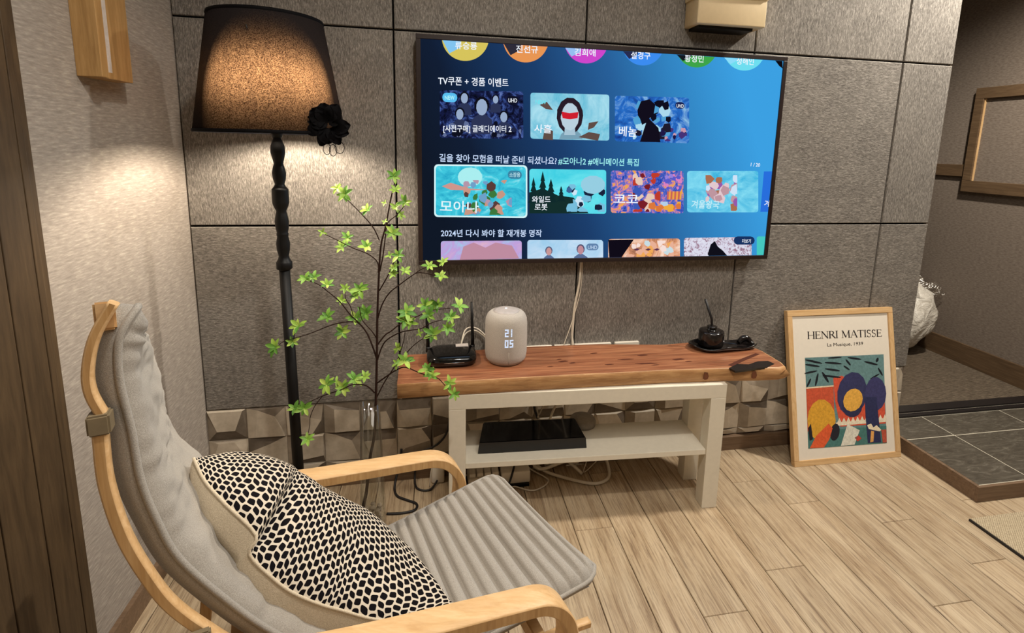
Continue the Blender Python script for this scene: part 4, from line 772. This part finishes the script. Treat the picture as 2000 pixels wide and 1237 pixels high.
def cbox(name, f0, f1, s0, s1, z0, z1, mat, bev=.002): return hexa(name, [ch(f0,s0,z0),ch(f1,s0,z0),ch(f1,s1,z0),ch(f0,s1,z0),ch(f0,s0,z1),ch(f1,s0,z1),ch(f1,s1,z1),ch(f0,s1,z1)], mat, cr, bev)
cbox('clamp', .0335, .053, 1.170, 1.1895, .850, .872, 'clamp_grey'); cbox('clamp', -.012, .016, .836, .872, .75, .776, 'clamp_grey')
hexa('head_rail', [ch(-.012,.866,.83),ch(.004,.866,.83),ch(.064,1.172,.956),ch(.046,1.172,.956),ch(-.012,.866,.858),ch(.004,.866,.858),ch(.064,1.172,.986),ch(.046,1.172,.986)], 'birch_x', cr, .002); cbox('front_rail', .57, .59, .85, 1.172, .300, .330, 'birch_x'); cbox('cross_rail', .135, .16, .80, 1.21, .49, .52, 'birch_x'); cbox('floor_rail', .10, .14, .79, 1.22, .045, .075, 'birch_x')
cbox('arm_bracket', .100, .122, 1.188, 1.198, .566, .590, 'clamp_grey')
for f_, z_ in ((.060,.838),(.085,.700),(.075,.66)): tube('screw', [ch(f_-.012,1.150,z_), ch(f_-.012,1.160,z_)], .0035, 'steel', cr, 8)
# cushion: loft between a near and a far edge curve, both running from the head to the front of the seat
near = [(.079,.972),(.064,.945),(.060,.900),(.065,.842),(.068,.782),(.078,.729),(.096,.670),(.141,.592),(.180,.535),(.235,.470),(.300,.415),(.37,.382),(.45,.376),(.54,.382),(.63,.392),(.700,.400)]
far = [(-.004,.868),(.008,.840),(.018,.800),(.024,.738),(.031,.680),(.066,.615),(.100,.555),(.135,.490),(.180,.430),(.240,.385),(.310,.358),(.38,.358),(.45,.372),(.52,.388),(.590,.404),(.642,.413)]
NV, MU = 52, 30
nearS = spline([Vector((f, z, 0)) for f, z in near], NV//2); farS = spline([Vector((f, z, 0)) for f, z in far], NV//2)
nv = len(nearS); top_v, bot_v, uvs = [], [], []
sN, sF = 1.168, .838
seat0 = int(nv*.60)
ribs = 20
for i in range(nv):
    v_ = i/(nv-1); endn = min(1, i/18, (nv-1-i)/14); endr = math.sqrt(max(0, 1-(1-endn)**2))
    fr = max(0, (i-seat0)/(nv-1-seat0)); rib = abs(math.sin(math.pi*ribs*fr)) if fr > 0 else 1.
    # rounded top corners
    shN = .018*(1-min(1, i/30))**2+.022*(1-min(1, (nv-1-i)/16))**2; shF = .075*(1-min(1, i/44))**2+.030*(1-min(1, (nv-1-i)/16))**2
    rowt, rowb = [], []
    for j in range(MU+1):
        u = j/MU; s_ = sN-shN+(sF+shF-(sN-shN))*u
        a, b = nearS[i], farS[i]; q = a.lerp(b, u)
        dn = (nearS[min(i+1, nv-1)]-nearS[max(i-1, 0)]).normalized(); df2 = (farS[min(i+1, nv-1)]-farS[max(i-1, 0)]).normalized(); d = dn.lerp(df2, u).normalized(); nr = Vector((-d.y, d.x, 0))
        edge = min(1, min(u, 1-u)/.10); er = math.sqrt(max(0, 1-(1-edge)**2)); th = (.022+.014*max(0, math.sin(math.pi*u))) if fr > 0 else .020+.006*max(0, math.sin(math.pi*u))
        amp = (1-.55*(1-rib)**2.2) if fr > 0 else 1
        nz_ = (.005*noise.noise(Vector((u*3, v_*26, 3)))+.0045*noise.noise(Vector((u*9+v_*10, v_*46, 8)))) if fr < .12 else .001*noise.noise(Vector((u*6, v_*30, 1)))
        sagf = -.012*math.sin(math.pi*u) if fr > 0 else 0
        up = th*er*endr*amp*.8+nz_*er+sagf; dnw = -.026*(.35+.65*er)*(.4+.6*endr)
        pu = q+nr*up; pd = q+nr*dnw
        rowt.append(ch(pu.x, s_, pu.y)); rowb.append(ch(pd.x, s_-(0 if .0 < u < 1 else 0), pd.y))
    top_v.append(rowt); bot_v.append(rowb)
bm = bmesh.new(); T = [[bm.verts.new(p_) for p_ in r_] for r_ in top_v]; Bv = [[bm.verts.new(p_) for p_ in r_] for r_ in bot_v]
for i in range(nv-1):
    for j in range(MU):
        bm.faces.new((T[i][j], T[i][j+1], T[i+1][j+1], T[i+1][j])); bm.faces.new((Bv[i][j], Bv[i+1][j], Bv[i+1][j+1], Bv[i][j+1]))
    bm.faces.new((T[i][0], T[i+1][0], Bv[i+1][0], Bv[i][0])); bm.faces.new((T[i][MU], Bv[i][MU], Bv[i+1][MU], T[i+1][MU]))
for j in range(MU): bm.faces.new((T[0][j], Bv[0][j], Bv[0][j+1], T[0][j+1])); bm.faces.new((T[-1][j], T[-1][j+1], Bv[-1][j+1], Bv[-1][j]))
cu = frombm('seat_cushion', bm, 'grey_cushion', cr, True)
path = [top_v[i][0] for i in range(0, nv, 5)]+[top_v[-1][j] for j in range(0, MU+1, 3)]+[top_v[i][MU] for i in range(nv-1, -1, -5)]+[top_v[0][j] for j in range(MU, -1, -3)]
tube('piping', path, .0038, 'grey_cushion', cu, 8)
# dark webbing behind the cushion
bm = bmesh.new(); wv = []
for i in range(0, nv, 8):
    q = nearS[i]; g_ = farS[i]; wv.append([bm.verts.new(ch(q.x-.020*(1 if i < nv*.5 else .3), 1.156, q.y-.026*(i/nv))), bm.verts.new(ch(g_.x-.018, .852, g_.y-.026*(i/nv)))])
for a, b in zip(wv, wv[1:]): bm.faces.new((a[0], a[1], b[1], b[0]))
frombm('webbing', bm, 'blue_cloth', cr)
# ================================================================== throw pillow
def chs(px, py, s_):
    d_ = RC.transposed() @ Vector(((px-CX)/F, (py-CY)/F, 1)); return CAM+d_*((s_-CAM.dot(NS))/d_.dot(NS))
def loc(P): return Vector((P.dot(NFv), P.dot(NS), P.z))
seamP = [loc(chs(*q)) for q in ((378,895,1.02),(400,940,1.05),(440,985,1.09),(500,1045,1.12),(487,1083,1.125),(534,1131,1.135),(573,1159,1.14),(622,1180,1.14),(665,1192,1.14),(738,1211,1.14),(812,1210,1.13),(886,1180,1.10))]
tl_ = empty('throw_pillow', ch(.25,1.0,.45), 'square pillow with black and cream knotted front and plain beige back on the armchair', 'pillow')
sm = spline(seamP, 8); NT_, NW = len(sm)-1, 40
farP = spline([Vector(q) for q in ((.140,.80,.560),(.175,.795,.520),(.225,.79,.465),(.285,.80,.415),(.345,.82,.385),(.385,.87,.375))], 20)
n3 = Vector((.60,-.12,.78)).normalized()
fv, bv, uv_ = [], [], []
for i in range(NT_+1):
    t_ = i/NT_; nearp = sm[i]; x_ = t_*(len(farP)-1); k_ = min(int(x_), len(farP)-2); farp = farP[k_].lerp(farP[k_+1], x_-k_); rf, rb = [], []
    chop = math.exp(-((t_-.36)/.05)**2)
    for j in range(NW+1):
        w_ = .35*j/NW+.65*(1-math.cos(math.pi*j/NW))/2; q = nearp.lerp(farp, w_)
        pr_ = (max(0, math.sin(math.pi*w_))**.6)*(max(0, math.sin(math.pi*t_))**.55); pb_ = (max(0, math.sin(math.pi*w_))**.28)*(max(0, math.sin(math.pi*t_))**.45)
        wr = .004*noise.noise(Vector((w_*9, t_*9, 2)))
        q1 = q+n3*(.070*pr_*(1-.55*chop*math.exp(-(w_/.3)**2))+wr*pr_); q2 = q-n3*(.078*pb_*(1-.45*chop*math.exp(-(w_/.2)**2))+wr*pr_)+Vector((-.012,.0,-.006))*pb_
        rf.append(ch(q1.x, q1.y, q1.z)); rb.append(ch(q2.x, q2.y, q2.z))
    fv.append(rf); bv.append(rb)
def sheet(name, rows_, mat, flip):
    me = bpy.data.meshes.new(name); V_ = [p_ for r_ in rows_ for p_ in r_]; W1 = NW+1; fs2 = []
    for i in range(NT_):
        for j in range(NW):
            q = (i*W1+j, i*W1+j+1, (i+1)*W1+j+1, (i+1)*W1+j); fs2.append(q[::-1] if flip else q)
    me.from_pydata(V_, [], fs2); ul = me.uv_layers.new(name='UVMap')
    for lp_ in me.loops: i, j = divmod(lp_.vertex_index, W1); ul.data[lp_.index].uv = (j/NW, i/NT_)
    me.update(); return link(name, me, mat, tl_, True)
sheet('patterned_front', fv, 'knotted_weave', True); sheet('beige_back', bv, 'beige_linen', False)
tube('seam', [fv[i][0] for i in range(0, NT_+1, 2)], .0022, 'beige_linen', tl_, 6)
# ================================================================== rug, bag
rg = empty('woven_mat', (2.5,-.7,0), 'beige woven mat with dark edge on the planks at the right border', 'mat')
hexa('weave', [(2.398,-1.3,.001),(3.3,-1.3,.001),(3.3,-.487,.001),(2.398,-.489,.001),(2.398,-1.3,.009),(3.3,-1.3,.009),(3.3,-.487,.009),(2.398,-.489,.009)], 'rug_weave', rg, .001)
box('edge_binding', (2.3935,-1.3,.0005), (2.398,-.489,.0075), 'cable_black', rg)
bg = empty('plastic_bag', (3.30,.72,.052), 'white crumpled sack in clear plastic leaning in the hallway behind the wall', 'bag')
bm = bmesh.new(); bmesh.ops.create_icosphere(bm, subdivisions=4, radius=1)
for v in bm.verts:
    c_ = v.co.copy(); n1 = noise.noise(c_*2.2)*.12+noise.noise(c_*5)*.05; z_ = c_.z; wx = .155*(1-.22*max(0, z_)-.30*max(0, -z_)**2); v.co = Vector((3.31+c_.x*wx*(1+n1)+.04*z_, .70+c_.y*.16*(1+n1), .255+z_*.200*(1+n1*.5)))
    v.co.z = max(v.co.z, .053)
frombm('sack', bm, 'white_sack', bg, True)
P_ = [(3.20,.60,.40),(3.44,.60,.37),(3.47,.68,.47),(3.40,.72,.53),(3.22,.72,.52)]
v_ = []; f_ = []
for i in range(9):
    for j in range(9):
        a, b = i/8, j/8; v_.append((3.19+.29*a, .60+.10*b+.03*math.sin(a*9+b*5), .40+.10*b*(1-.15*a)-.03*a+.018*math.sin(a*14)*b+.02*math.sin(b*11+a*7)))
for i in range(8):
    for j in range(8): q = i*9+j; f_.append((q, q+9, q+10, q+1))
mk('clear_wrapper', v_, f_, 'clear_film', bg, True)
